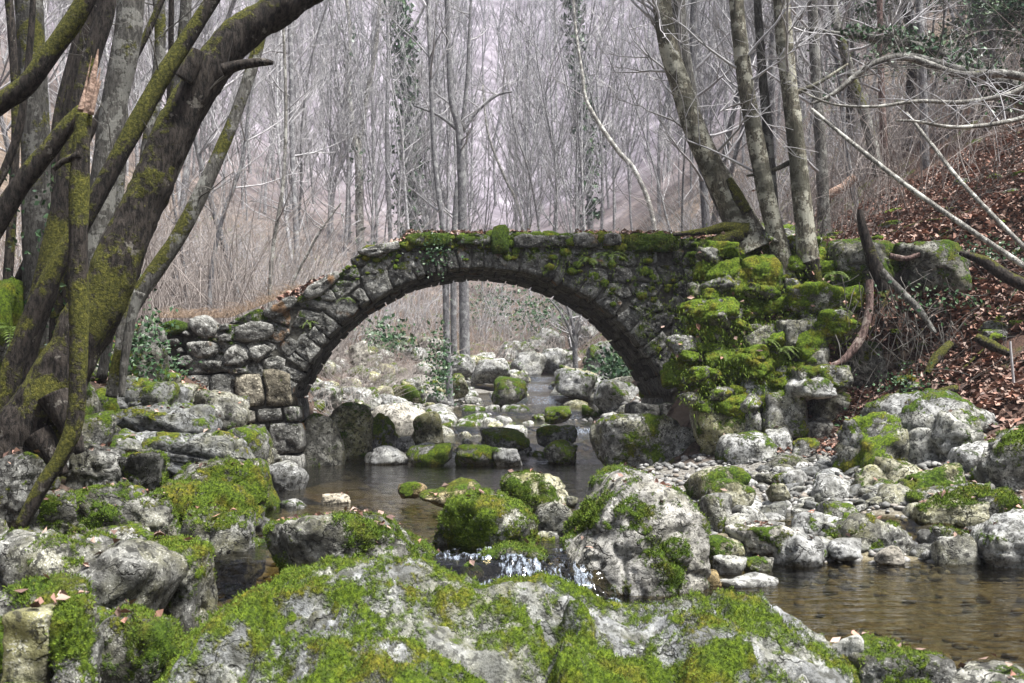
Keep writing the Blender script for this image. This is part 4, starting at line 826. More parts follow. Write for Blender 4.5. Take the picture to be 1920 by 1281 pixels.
for _ in range(6000):
    if nst >= 290: break
    Y = rr.uniform(14.8, 35); X = rr.uniform(-4.4, 3.2); s = rr.choice((.16, .22, .3, .38, .55)) * rr.uniform(.8, 1.2) * (1 + (Y - 15) * .02)
    px = 960 + X / Y * 2000
    if not 560 < px < 1260 or any((X - a) ** 2 + ((Y - b) * .7) ** 2 < (.42 * (s + c)) ** 2 for a, b, c in pl): continue
    if abs(X - np.interp(Y, CHY, CHX)) < .28 + s * .4: continue
    g = gz(X, Y); zw = float(np.interp(Y, prof[:, 0], prof[:, 1]))
    if g > zw + 0.75 + (Y - 15) * .05: continue
    pl.append((X, Y, s)); z = max(g + s * .12, zw - s * 0.12)
    o = obj('river_stone', cob[rr.randrange(14)], None, loc=(X, Y, z)); o.scale = (s * rr.uniform(.9, 1.3), s, s * rr.uniform(.8, 1.15)); o.rotation_euler = (rr.uniform(-.3, .3), rr.uniform(-.3, .3), rr.uniform(0, 6.3))
    o['mossy'] = rr.choice((-.3, -.1, .1, .35)); o['tone'] = rr.uniform(.05, .4)
    tag(o, ('big ' if s > .42 else 'small ' if s < .24 else '') + {-.3: 'bare pale', -.1: 'lichened', .1: 'moss-flecked', .35: 'moss-topped'}[o['mossy']] + ' stone ' + ('just beyond the arch' if Y < 18 else 'in the riffle upstream of the arch' if Y < 23 else 'far upstream of the arch') + (' on the thicket bank' if X < -1.6 else ' on the pier side' if X > 1.2 else ' in midstream'), 'stone', 'loose stones upstream of the arch'); nst += 1
# cobbles of the gravel bar
cb2 = []
for k in range(10):
    V, F, mo_ = rock_geo((1, .85, .6), 6000 + k, 3, moss=-.35, rough=.05, sharp=(7, 14, 20)[k % 3], planes=8); m_ = mesh_np('cobble', V, F, {'moss': mo_}); m_.materials.append(M[('rock_pale', 'rock', 'rock_slab')[k % 3]]); cb2.append(m_)
nst = 0; pl = []
def on_bar(X, Y):
    px = 960 + X / Y * 2000; z = gz(X, Y); py = HY - (z - CZ) / Y * 2000
    return inside([(1300, 960), (1400, 900), (1470, 862), (1600, 858), (1640, 880), (1720, 960), (1900, 1020), (1920, 1050), (1500, 1050), (1320, 1040)], px, py), z
for _ in range(9000):
    if nst >= 160: break
    Y = rr.uniform(7.7, 12.2); X = rr.uniform(1.1, 4.2); s = rr.uniform(.08, .20) + rr.random() ** 3 * .22
    if any((X - a) ** 2 + (Y - b) ** 2 < (.36 * (s + c)) ** 2 for a, b, c in pl): continue
    ok, z = on_bar(X, Y)
    if not ok: continue
    pl.append((X, Y, s)); o = obj('cobble', cb2[rr.randrange(10)], None, loc=(X, Y, z + s * .12)); o.scale = (s * rr.uniform(.9, 1.4), s, s * rr.uniform(.7, 1.1)); o.rotation_euler = (rr.uniform(-.25, .25), rr.uniform(-.25, .25), rr.uniform(0, 6.3)); o['tone'] = rr.uniform(-.4, .2)
    tag(o, ('white' if o['tone'] > .05 else 'pale grey' if o['tone'] > -.15 else 'dull grey') + (' large' if s > .14 else ' small' if s < .075 else '') + ' cobble on the ' + ('upper' if Y > 10.4 else 'middle' if Y > 9 else 'waterside') + ' gravel bar', 'cobble', 'cobbles on the gravel bar'); nst += 1
# fine gravel
D1, F1 = ico(1); acc = Acc(); r = np.random.default_rng(22)
def pebbles(n, xr, yr, ok, s0, s1):
    X = r.uniform(*xr, n); Y = r.uniform(*yr, n); Z = ground(X, Y); keep = ok(X, Y, Z)
    for x, y, z in zip(X[keep], Y[keep], Z[keep]):
        s = r.uniform(s0, s1); V = D1 * np.array((s * r.uniform(.7, 1.3), s * r.uniform(.7, 1.3), s * r.uniform(.4, .8))) * (1 + r.normal(0, .12, (len(D1), 1)))
        a = r.uniform(0, 6.3); c_, s_ = math.cos(a), math.sin(a); V = V @ np.array(((c_, s_, 0), (-s_, c_, 0), (0, 0, 1))) + (x, y, z + s * .25); acc.add(V, F1)
pebbles(3400, (1.0, 4.4), (7.5, 12.6), lambda X, Y, Z: (Z < .55) & (Z > -.35) & (X < 4.3), .012, .05)
pebbles(1800, (-3.2, 2.2), (14.3, 24), lambda X, Y, Z: Z < 1.2, .03, .08)
tag(obj('gravel', acc.mesh('gravel'), M['pebble']), 'pale grey gravel of the bar and upstream bed', 'gravel', kind='stuff'); acc = Acc()
pebbles(900, (-2.2, 1.3), (7.0, 13.5), lambda X, Y, Z: Z < -.08, .02, .07)
pebbles(350, (-1.2, 3.8), (4.8, 7.6), lambda X, Y, Z: Z < -.28, .02, .06)
tag(obj('stream_pebbles', acc.mesh('stream_pebbles'), M['bed_pebble']), 'brown-stained pebbles under the water of the pools', 'pebbles', kind='stuff')

# ------------------------------------------------------------------ trees
def spline(pts, n):
    pts = np.asarray(pts, float); k = len(pts); t = np.linspace(0, k - 1, n); i = np.clip(t.astype(int), 0, k - 2); f = (t - i)[:, None]
    p0, p1, p2, p3 = pts[np.maximum(i - 1, 0)], pts[i], pts[i + 1], pts[np.minimum(i + 2, k - 1)]
    return 0.5 * (2 * p1 + (p2 - p0) * f + (2 * p0 - 5 * p1 + 4 * p2 - p3) * f ** 2 + (3 * p1 - p0 - 3 * p2 + p3) * f ** 3)
def tube(pts, rad, sides=8, n=None, noise=0.0, seed=0, moss=0.0, cap=True, fine=12.0):
    """tapered limb; returns V, quads, moss values"""
    pts = np.asarray(pts, float); rad = np.asarray(rad, float); k = len(pts)
    if n: 
        rad = np.interp(np.linspace(0, k - 1, n), np.arange(k), rad); pts = spline(pts, n)
    n = len(pts); T = np.gradient(pts, axis=0); T /= np.sqrt((T * T).sum(1))[:, None] + 1e-9
    ref = np.array((0.3, 0.9, 0.1)) if abs(T[0][1]) < .8 else np.array((1., 0, 0))
    S = T[:, (1, 2, 0)] * ref[[2, 0, 1]] - T[:, (2, 0, 1)] * ref[[1, 2, 0]]; S /= np.sqrt((S * S).sum(1))[:, None]; U = S[:, (1, 2, 0)] * T[:, (2, 0, 1)] - S[:, (2, 0, 1)] * T[:, (1, 2, 0)]
    a = np.linspace(0, 2 * np.pi, sides, endpoint=False)
    N_ = S[:, None] * np.cos(a)[None, :, None] + U[:, None] * np.sin(a)[None, :, None]
    V = pts[:, None] + N_ * rad[:, None, None]; N_ = N_.reshape(-1, 3); V = V.reshape(-1, 3)
    if noise:
        d = (fbm(V * 3.0 + seed, 3, seed) - .5) * 1.2 + (fbm(V * fine * np.array((1, 1, .35)) + seed, 3, seed + 2, .6) - .5) * .9
        V = V + N_ * (d * noise * np.repeat(rad, sides))[:, None]
    i = (np.arange(n - 1)[:, None] * sides + np.arange(sides)[None]).ravel(); j = (np.arange(n - 1)[:, None] * sides + (np.arange(sides)[None] + 1) % sides).ravel()
    F = np.stack([i, j, j + sides, i + sides], 1)
    mo = moss - 0.45 + N_[:, 2] * 0.45 + ((fbm(V * 3.1, 3, seed + 40) - .5) * 1.5 if sides > 5 else 0.0)
    return V, F, mo
def pix_limb(L, Y0, Y1=None):
    """L: (px, py, width px) list -> points, radii at depth Y0..Y1"""
    if L[-1][1] <= -40:                                               # carry stems on above the frame
        (xa, ya, wa), (xb, yb, wb) = L[-2], L[-1]; f = 320 / max(yb - ya, -600) if yb < ya - 20 else 0
        if f: L = list(L) + [(xb - (xb - xa) * f, yb - 320, wb * .55)]
    Y1 = Y0 if Y1 is None else Y1; Ys = np.linspace(Y0, Y1, len(L))
    return np.array([P(x, y, Y) for (x, y, w), Y in zip(L, Ys)]), np.array([w / 2 / FPX * Y for (x, y, w), Y in zip(L, Ys)])
def grow(acc, p, d, ln, r, depth, rng, sides=4, spread=.7, up=.25, kids=(3, 5), segs=5, wig=.12, minr=.002, moss=-1.0):
    """recursive bare branch"""
    pts = [np.array(p, float)]; d = np.array(d, float); d /= np.linalg.norm(d)
    for k in range(segs):
        d = d + rng.normal(0, wig, 3) + np.array((0, 0, up * .12)); d /= np.linalg.norm(d); pts.append(pts[-1] + d * ln / segs)
    rad = np.linspace(r, max(r * .28, minr), segs + 1)
    V, F, mo = tube(pts, rad, sides, moss=moss); acc.add(V, F, moss=mo)
    if depth > 0:
        for _ in range(rng.integers(kids[0], kids[1] + 1)):
            t = rng.uniform(.25, 1.0); i = min(int(t * segs), segs - 1); b = pts[i] + (pts[i + 1] - pts[i]) * (t * segs - i)
            q = d + rng.normal(0, spread, 3) + np.array((0, 0, up)); grow(acc, b, q, ln * rng.uniform(.4, .65), max(r * .45, minr), depth - 1, rng, 3, spread, up, kids, max(3, segs - 1), wig * 1.2, minr, moss)
def leaf_cards(centres, nrm, size, rng, tilt=.5):
    """small folded leaves: two triangles each, with a crease"""
    n = len(centres); nr = nrm + rng.normal(0, tilt, (n, 3)); nr /= np.linalg.norm(nr, axis=1, keepdims=True) + 1e-9
    t = np.cross(nr, rng.normal(0, 1, (n, 3))); t /= np.linalg.norm(t, axis=1, keepdims=True) + 1e-9; b = np.cross(nr, t)
    L = size * rng.uniform(.6, 1.3, (n, 1)); W = L * rng.uniform(.5, .8, (n, 1)); cr = L * rng.uniform(-.15, .35, (n, 1))
    V = np.stack([centres - t * L * .5, centres + b * W * .5 + nr * cr, centres + t * L * .5, centres - b * W * .5 + nr * cr], 1).reshape(-1, 3)
    i = np.arange(n) * 4; F = np.concatenate([np.stack([i, i + 1, i + 2], 1), np.stack([i, i + 2, i + 3], 1)])
    return V, F
def ivy_on(parent, pts, rad, n, size, rng, name='ivy', spread=1.3):
    i = rng.integers(0, len(pts) - 1, n); f = rng.random((n, 1)); c = pts[i] * (1 - f) + pts[i + 1] * f
    q = rng.normal(0, 1, (n, 3)); q /= np.linalg.norm(q, axis=1, keepdims=True); q[:, 2] *= .4
    c = c + q * (rad[i] * spread + size * .5)[:, None] * rng.uniform(.7, 1.8, (n, 1))
    V, F = leaf_cards(c, q, size, rng, .6); return obj(name, mesh_np(name, V, F, None, False), M['ivy'], parent)

def tree_root(name, base, label, cat='tree', group=None):
    o = obj(name, None, loc=tuple(base)); tag(o, label, cat, group); return o
TRUNK = [None]
def limb_part(root, name, pts, rad, mat, sides=14, n=60, noise=.16, seed=1, moss=.3, tone=0.0, fine=12.0):
    b = np.array(root.location); V, F, mo = tube(pts, rad, sides, n, noise, seed, moss, fine=fine)
    c0, c1 = V[:sides].mean(0), V[-sides:].mean(0); nv = len(V); V = np.concatenate([V, [c0, c1]]); mo = np.concatenate([mo, mo[:1], mo[-1:]])
    a = np.arange(sides); T = np.concatenate([np.stack([(a + 1) % sides, a, np.full(sides, nv)], 1), np.stack([nv - sides + a, nv - sides + (a + 1) % sides, np.full(sides, nv + 1)], 1)])
    o = obj(name, mesh_np(name, V - b, [F, T], {'moss': mo}), M[mat], root); o['tone'] = tone
    if name == 'trunk': TRUNK[0] = o
    elif name in ('stub', 'burr', 'root', 'splinter', 'moss_pad') and TRUNK[0] is not None and TRUNK[0].parent is root: o.parent = TRUNK[0]   # they belong to the trunk
    return o
def twigs_part(root, pts, rad, rng, n, ln, depth=1, mat='twig_dark', t0=.3, name='crown', out=None, r=.012, up=.3, spread=.8, kids=(3, 5)):
    b = np.array(root.location); acc = Acc(); m = len(pts)
    for _ in range(n):
        i = rng.integers(int(m * t0), m); d = rng.normal(0, 1, 3); d[2] = abs(d[2]) * .6 + .2
        if out is not None: d = d * .6 + np.array(out)
        grow(acc, pts[i] - b, d, ln * rng.uniform(.6, 1.2), max(min(rad[i] * .5, r), .004), depth, rng, 5, spread, up, kids)
    return obj(name, acc.mesh(name), M[mat], root)

# --- leaning clump on the boulder bank
TL = [
 ('great dark leaning trunk with rough bark and a snapped stub', [(-10, 905, 160), (40, 835, 126), (110, 715, 108), (190, 565, 100), (250, 425, 88), (304, 305, 78), (360, 190, 76), (432, 85, 78), (520, 18, 70), (640, -60, 62)], 7.6, 8.1, 'bark', .78, 0.1, 28, 190),
 ('straight greyish trunk standing behind the leaning trunks', [(72, 720, 60), (72, 560, 62), (68, 400, 64), (66, 250, 62), (60, 100, 60), (50, -60, 60)], 9.6, 9.6, 'bark_grey', .35, -.45, 16, 70),
 ('dark mossy trunk curving up beside the straight greyish one', [(25, 760, 64), (50, 640, 60), (85, 540, 58), (112, 420, 55), (142, 260, 50), (165, 130, 44), (196, 30, 40), (210, -60, 38)], 8.4, 8.4, 'bark', .55, 0.0, 14, 80),
 ('pale grey trunk with a dark knot rising behind the great trunk', [(165, 640, 60), (180, 480, 60), (195, 330, 60), (215, 190, 56), (234, 100, 60), (247, 0, 54), (252, -60, 50)], 8.9, 8.9, 'bark_grey', .10, -.3, 16, 80),
 ('thin mossy stem leaning out towards the bridge', [(208, 745, 28), (226, 660, 30), (238, 600, 34), (268, 542, 38), (332, 448, 38), (390, 335, 33), (440, 220, 28), (474, 120, 26), (490, 60, 24), (504, -60, 20)], 9.4, 9.9, 'bark_grey', .60, -.2, 14, 110),
 ('mossy bough slanting up across the pale grey trunk', [(-10, 800, 56), (35, 660, 48), (95, 520, 44), (150, 425, 44), (200, 335, 42), (246, 250, 42), (300, 152, 40), (352, 72, 36), (430, -50, 32)], 7.9, 8.3, 'bark', .62, 0.0, 14, 90),
 ('mossy bough crossing the straight greyish trunk high up', [(-420, 860, 64), (-300, 560, 54), (-170, 360, 46), (-60, 245, 42), (0, 195, 44), (50, 158, 44), (100, 92, 42), (150, 20, 44), (190, -60, 40)], 7.4, 7.4, 'bark', .65, 0.0, 14, 70),
 ('broken mossy limb slanting up to a snapped end', [(-330, 1010, 72), (-250, 850, 64), (-150, 690, 56), (-60, 520, 50), (-10, 425, 50), (40, 345, 46), (90, 282, 42), (130, 232, 36), (153, 203, 22)], 7.0, 7.0, 'bark', .62, 0.0, 14, 70),
 ('slim mossy stem between the dark curved trunk and the broken stem', [(100, 760, 44), (108, 640, 40), (118, 480, 40), (122, 330, 38), (132, 200, 36), (162, 70, 32), (180, -60, 30)], 9.2, 9.2, 'bark', .50, 0.0, 12, 70),
 ('slender grey-green stem behind the mossy bough', [(120, 720, 30), (185, 600, 28), (255, 420, 26), (275, 280, 26), (296, 140, 26), (300, 40, 26), (290, -60, 26)], 10.4, 10.4, 'bark_grey', .45, -.25, 12, 60),
 ('slender dark stem above the great trunk', [(130, 720, 34), (205, 560, 32), (300, 320, 30), (330, 180, 28), (345, 60, 26), (352, -60, 26)], 10.8, 10.8, 'bark_grey', .40, -.4, 12, 50),
 ('thin sapling hugging the underside of the great trunk', [(150, 700, 24), (205, 590, 22), (250, 500, 22), (300, 380, 26), (335, 300, 26), (372, 220, 22), (398, 150, 16)], 8.8, 8.6, 'bark_grey', .45, -.3, 12, 60),
 ('thin dark stem at the edge of the leaning clump', [(-110, 760, 26), (-70, 560, 22), (-30, 400, 18), (8, 320, 18), (34, 250, 18), (46, 180, 16), (60, 40, 14), (62, -60, 12)], 9.0, 9.0, 'bark', .3, 0.0, 10, 50),
 ('thin pale upright stem behind the great trunk foot', [(190, 710, 24), (215, 560, 20), (222, 400, 20), (232, 240, 18), (228, 100, 18), (222, -60, 16)], 11.2, 11.2, 'bark_grey', .3, -.2, 10, 50),
 ('thin mossy stem crossing the clump at a slant', [(-60, 760, 26), (0, 610, 22), (60, 470, 20), (130, 330, 20), (190, 210, 18), (262, 90, 16), (330, -60, 14)], 9.8, 9.8, 'bark', .5, .2, 10, 50),
 ('dark whippy stem beside the thin mossy leaning stem', [(215, 715, 20), (232, 600, 16), (262, 460, 16), (300, 330, 14), (318, 180, 13), (322, -60, 12)], 11.0, 11.0, 'bark', .3, .2, 10, 50),
 ('second whippy stem at the clump edge', [(0, 730, 26), (15, 520, 22), (25, 360, 20), (30, 200, 20), (22, 60, 18), (10, -60, 18)], 10.6, 10.6, 'bark', .45, .2, 10, 50),
 ('leafless mossy stem behind the snapped limb', [(80, 740, 38), (95, 560, 34), (105, 380, 34), (112, 220, 30), (150, 60, 26), (160, -60, 24)], 10.2, 10.2, 'bark', .4, 0.0, 10, 50),
]
g_ = np.random.default_rng(77)
for k, (lab, L, Y0, Y1, mt, mo_, tn, sd, nn) in enumerate(TL):
    L = [(x, y, w * (.94 if k == 0 else .82)) for x, y, w in L]; pts, rad = pix_limb(L, Y0, Y1); root = tree_root('leaning_tree' if k not in (1, 3, 9, 10) else 'bare_tree', pts[0], lab)
    limb_part(root, 'trunk', pts, rad, mt, sd, nn, .34 if k == 0 else .16, 200 + k, mo_ + (.36 if k else .08), tn - .15, 16 if k == 0 else 12)
    sp = spline(pts, 40); sr = np.interp(np.linspace(0, len(rad) - 1, 40), np.arange(len(rad)), rad)
    if k in (0, 4, 2, 5, 9): twigs_part(root, sp, sr, g_, 5, .55, 1, 'twig_dark', .45, r=.008)
    if k == 0:
        q, rq = pix_limb([(418, 132, 26), (450, 122, 20), (490, 117, 16), (512, 118, 7)], 7.75); limb_part(root, 'stub', q, rq, 'bark', 10, 16, .2, 260, .1)
        q, rq = pix_limb([(345, 150, 34), (362, 120, 30), (372, 95, 24)], 7.7); limb_part(root, 'burr', q, rq, 'bark', 10, 14, .4, 261, .75)
        for j, (x0, y0, x1, y1) in enumerate(((20, 850, 95, 900), (70, 815, 120, 890), (-20, 870, -60, 960), (100, 740, 150, 850))):
            q, rq = pix_limb([(x0, y0, 60), ((x0 + x1) / 2, (y0 + y1) / 2 - 5, 42), (x1, y1, 18)], 7.5); limb_part(root, 'root', q, rq, 'bark', 10, 16, .25, 270 + j, .35)
    if k in (1, 8): ivy_on(root, sp[2:18] - np.array(root.location), sr[2:18], 170, .055, g_)
    if k == 4:
        q, rq = pix_limb([(262, 548, 22), (246, 600, 18), (232, 690, 15), (228, 745, 12)], 9.3); limb_part(root, 'stem', q, rq, 'bark_grey', 8, 20, .15, 280, .4, -.3)
pts, rad = pix_limb([(40, 985, 22), (80, 910, 28), (118, 850, 30), (142, 780, 34), (148, 640, 36), (147, 470, 37), (150, 320, 34), (158, 215, 30)], 6.6, 6.7)
root = tree_root('broken_stem', pts[0], 'upright broken stem furred with yellow-green moss and splintered at the top', 'tree stem')
limb_part(root, 'trunk', pts, rad, 'bark', 14, 90, .2, 300, 1.0)
q, rq = pix_limb([(160, 226, 20), (168, 180, 17), (176, 140, 12), (181, 112, 7), (184, 92, 1)], 6.7); limb_part(root, 'splinter', q, rq, 'splinter', 7, 20, .5, 301, -1.5, .1, 30)
for j, L2 in enumerate(([(170, 215, 10), (180, 170, 7), (188, 128, 1)], [(150, 225, 8), (160, 165, 5), (172, 105, 1)], [(165, 220, 9), (176, 190, 8), (190, 150, 1)])):
    q, rq = pix_limb(L2, 6.66 + .03 * j); limb_part(root, 'splinter', q, rq, 'splinter', 5, 12, .4, 304 + j, -1.5, -.1 * j)
q, rq = pix_limb([(152, 208, 14), (156, 186, 9), (158, 170, 2)], 6.68); limb_part(root, 'splinter', q, rq, 'splinter', 6, 10, .3, 302, -1.5)
q, rq = pix_limb([(152, 290, 18), (120, 302, 13), (100, 318, 9)], 6.65); limb_part(root, 'stub', q, rq, 'bark', 8, 12, .2, 303, .9)

# --- lichened trees growing on the bridge shoulder
TR = [
 ('leaning lichen-pale trunk with a flaring mossy foot on the bridge shoulder', [(1412, 470, 110), (1398, 440, 74), (1372, 380, 52), (1332, 308, 45), (1302, 240, 42), (1276, 160, 38), (1252, 80, 36), (1232, -60, 34)], 13.2, 'bark_lichen', .02, 0.0),
 ('dark thinner trunk leaning close behind the lichen-pale one', [(1396, 450, 40), (1352, 372, 32), (1312, 270, 28), (1290, 160, 28), (1275, 60, 30), (1266, -60, 28)], 13.9, 'bark_grey', -.1, -.5),
 ('slim blotched trunk bending up from the heap with a thin twin', [(1474, 530, 42), (1460, 460, 36), (1440, 380, 34), (1420, 280, 33), (1400, 170, 30), (1386, 60, 28), (1376, -60, 26)], 12.9, 'bark_lichen', .0, -.1),
 ('straight blotched trunk rising from the moss ledge', [(1518, 505, 44), (1508, 420, 36), (1496, 300, 33), (1482, 180, 31), (1471, 80, 33), (1461, -60, 30)], 12.8, 'bark_lichen', .0, .05),
]
for k, (lab, L, Y0, mt, mo_, tn) in enumerate(TR):
    pts, rad = pix_limb(L, Y0); root = tree_root('lichened_tree', pts[0], lab)
    b_ = limb_part(root, 'trunk', pts, rad, mt, 14, 90, .10, 320 + k, mo_, tn)
    sp = spline(pts, 40); sr = np.interp(np.linspace(0, len(rad) - 1, 40), np.arange(len(rad)), rad)
    twigs_part(root, sp, sr, g_, 9, 1.3, 2, 'twig', .35, r=.02, kids=(3, 5))
    if k == 0:
        for j, L2 in enumerate(([(1400, 435, 40), (1360, 428, 22), (1320, 434, 14), (1262, 440, 7)], [(1390, 440, 40), (1350, 455, 30), (1325, 490, 20), (1300, 520, 12)], [(1420, 450, 40), (1440, 480, 28), (1452, 540, 18)], [(1400, 400, 26), (1384, 370, 22), (1366, 335, 14)])):
            q, rq = pix_limb(L2, 13.05); limb_part(root, 'root' if j < 3 else 'moss_pad', q, rq, 'bark', 10, 24, .3, 340 + j, .95)
    if k == 2:
        q, rq = pix_limb([(1452, 430, 22), (1446, 340, 20), (1438, 230, 18), (1428, 120, 16), (1416, -60, 14)], 12.95); limb_part(root, 'stem', q, rq, 'bark_grey', 10, 40, .1, 350, -.2, -.55)
        q, rq = pix_limb([(1474, 520, 36), (1478, 560, 22), (1470, 600, 10)], 12.85); limb_part(root, 'root', q, rq, 'bark', 8, 16, .3, 351, .8)
    if k == 3:
        q, rq = pix_limb([(1518, 490, 40), (1530, 530, 22), (1540, 580, 10)], 12.75); limb_part(root, 'root', q, rq, 'bark', 8, 16, .3, 352, .8)
        for j, (a_, b2) in enumerate((((1490, 300), (1400, 330)), ((1478, 180), (1590, 120)))):
            q, rq = pix_limb([(a_[0], a_[1], 12), ((a_[0] + b2[0]) / 2, (a_[1] + b2[1]) / 2 + 6, 8), (b2[0], b2[1], 4)], 12.9); limb_part(root, 'branch', q, rq, 'bark_lichen', 6, 16, .1, 355 + j, -.3)

# --- dead wood, roots and poles on the bank
DW = [
 ('fallen_pole', 'long pale pole leaning down across the bank from the trees', [(1522, 205, 6), (1600, 270, 8), (1700, 348, 9), (1810, 425, 10), (1940, 512, 11)], 12.6, 10.8, 'bark_grey', -.4, .35, 8, 50, 'pole'),
 ('fallen_pole', 'second pale pole slanting more steeply above the leaf slope', [(1700, 212, 5), (1750, 275, 7), (1810, 350, 8), (1940, 484, 9)], 13.0, 11.4, 'bark_grey', -.4, .35, 8, 40, 'pole'),
 ('dead_branch', 'mossy snag standing at the lip of the root hollow', [(1612, 393, 10), (1618, 430, 18), (1632, 475, 22), (1648, 520, 26), (1655, 545, 20)], 12.5, 12.5, 'bark', .55, 0, 10, 40, 'branch'),
 ('exposed_root', 'reddish bare root curving down into the hollow', [(1630, 525, 14), (1630, 575, 15), (1618, 625, 16), (1600, 655, 16), (1575, 680, 13), (1545, 688, 6)], 12.3, 12.2, 'bark_red', -.5, 0, 10, 50, 'root'),
 ('exposed_root', 'greyish root slanting from the snag to the leaf bank', [(1652, 508, 15), (1690, 548, 14), (1722, 580, 13), (1745, 612, 9), (1755, 625, 4)], 12.3, 12.0, 'bark_grey', .05, -.3, 10, 40, 'root'),
 ('dead_branch', 'short orange-brown broken log on the slope behind the trunks', [(1532, 408, 12), (1545, 380, 14), (1560, 362, 16), (1580, 352, 17), (1602, 332, 15)], 19.0, 19.0, 'splinter', -1.5, -.25, 10, 24, 'log'),
 ('dead_branch', 'mossy fallen limb along the top of the leaf bank', [(1800, 474, 10), (1845, 490, 20), (1890, 520, 24), (1960, 552, 26)], 12.3, 11.8, 'bark', .7, 0, 10, 40, 'branch'),
 ('exposed_root', 'brown root running level along the bank edge', [(1668, 480, 12), (1700, 485, 10), (1735, 474, 9), (1775, 480, 8), (1800, 500, 5)], 12.6, 12.5, 'bark_red', -.4, -.1, 8, 30, 'root'),
 ('dead_branch', 'short mossy branch lying in the leaves above the outcrop', [(1830, 632, 16), (1860, 648, 20), (1895, 664, 12)], 11.4, 11.2, 'bark', .95, 0, 10, 24, 'branch'),
 ('dead_branch', 'moss-green branch pointing down the leaf slope', [(1782, 644, 14), (1755, 672, 20), (1738, 700, 10)], 11.5, 11.3, 'bark', .95, 0, 10, 24, 'branch'),
 ('dead_branch', 'upright thin bleached stick at the end of the leaf bank', [(1894, 640, 4), (1898, 690, 5), (1905, 760, 4)], 10.9, 10.9, 'twig', -1.5, 0, 6, 12, 'stick'),
 ('dead_branch', 'mossy branch resting on the green outcrop', [(1730, 752, 12), (1765, 738, 20), (1795, 728, 14)], 10.7, 10.7, 'bark', .95, 0, 10, 24, 'branch'),
]
for k, (nm, lab, L, Y0, Y1, mt, mo_, tn, sd, nn, cat) in enumerate(DW):
    pts, rad = pix_limb(L, Y0, Y1); V, F, m2 = tube(pts, rad, sd, nn, .25 if nm != 'fallen_pole' else .12, 400 + k, mo_)
    b_ = pts[-1]; o = obj(nm, mesh_np(nm, V - b_, F, {'moss': m2}), M[mt], loc=tuple(b_)); o['tone'] = tn; tag(o, lab, cat)
acc = Acc(); rq = np.random.default_rng(41)               # hanging rootlets in the hollow
for _ in range(150):
    x, y = rq.uniform(1560, 1790), rq.uniform(500, 640); c = P(x, y, rq.uniform(12.2, 13.0)); grow(acc, c, (rq.normal(0, .6), rq.normal(0, .4), -1), rq.uniform(.15, .6), .006, 1, rq, 4, .6, -.4, (0, 2), 4, .2)
tag(obj('rootlets', acc.mesh('rootlets'), M['twig_dark']), 'tangle of thin rootlets hanging in the bank hollow', 'roots', kind='stuff')

# --- trees above the bank: dark boughs with ivy
TB = [
 ('ivy-hung bough arching over the leaf bank', [(2180, 300, 60), (2070, 250, 52), (1960, 200, 46), (1860, 150, 32), (1790, 112, 26), (1720, 88, 20), (1640, 72, 14), (1560, 62, 9), (1480, 50, 6)], 15.5, 'bark_grey', -.5, 420),
 ('second ivy bough below the first, sagging to a point', [(2180, 320, 40), (2070, 250, 36), (1960, 185, 30), (1860, 150, 24), (1780, 128, 20), (1700, 106, 14), (1640, 118, 9), (1575, 170, 6)], 14.8, 'bark_grey', -.5, 150),
 ('bare bent bough with a pale upper side', [(2180, 330, 24), (2070, 225, 20), (1960, 160, 16), (1880, 138, 16), (1800, 140, 14), (1700, 108, 13), (1640, 118, 12), (1600, 145, 10), (1560, 178, 8), (1520, 195, 5)], 14.2, 'bark_grey', -.2, 0),
 ('long thin pale branch reaching level over the leaf bank', [(2300, 340, 16), (2130, 190, 12), (1970, 155, 9), (1880, 180, 9), (1800, 192, 8), (1720, 190, 7), (1640, 200, 6), (1560, 195, 4), (1500, 170, 3)], 12.8, 'bark_grey', .3, 0),
 ('lower thin pale branch level over the leaf bank', [(2300, 380, 16), (2130, 260, 12), (1970, 214, 10), (1900, 226, 9), (1840, 236, 8), (1780, 238, 7), (1720, 228, 5), (1680, 226, 3)], 12.6, 'bark_grey', .3, 0),
]
for k, (lab, L, Y0, mt, tn, iv) in enumerate(TB):
    pts, rad = pix_limb(L, Y0, Y0 - .6); root = tree_root('overhanging_bough', pts[0], lab, 'bough')
    limb_part(root, 'limb', pts, rad, mt, 10, 60, .15, 430 + k, .15, tn); sp = spline(pts, 40); sr = np.interp(np.linspace(0, len(rad) - 1, 40), np.arange(len(rad)), rad)
    twigs_part(root, sp, sr, g_, 12, .9, 2, 'twig' if k > 2 else 'twig_dark', .15, r=.01, up=.05)
    if iv: ivy_on(root, sp[8:34] - np.array(root.location) + (0, 0, .05), sr[8:34], iv * 2, .075, g_, spread=2.6)

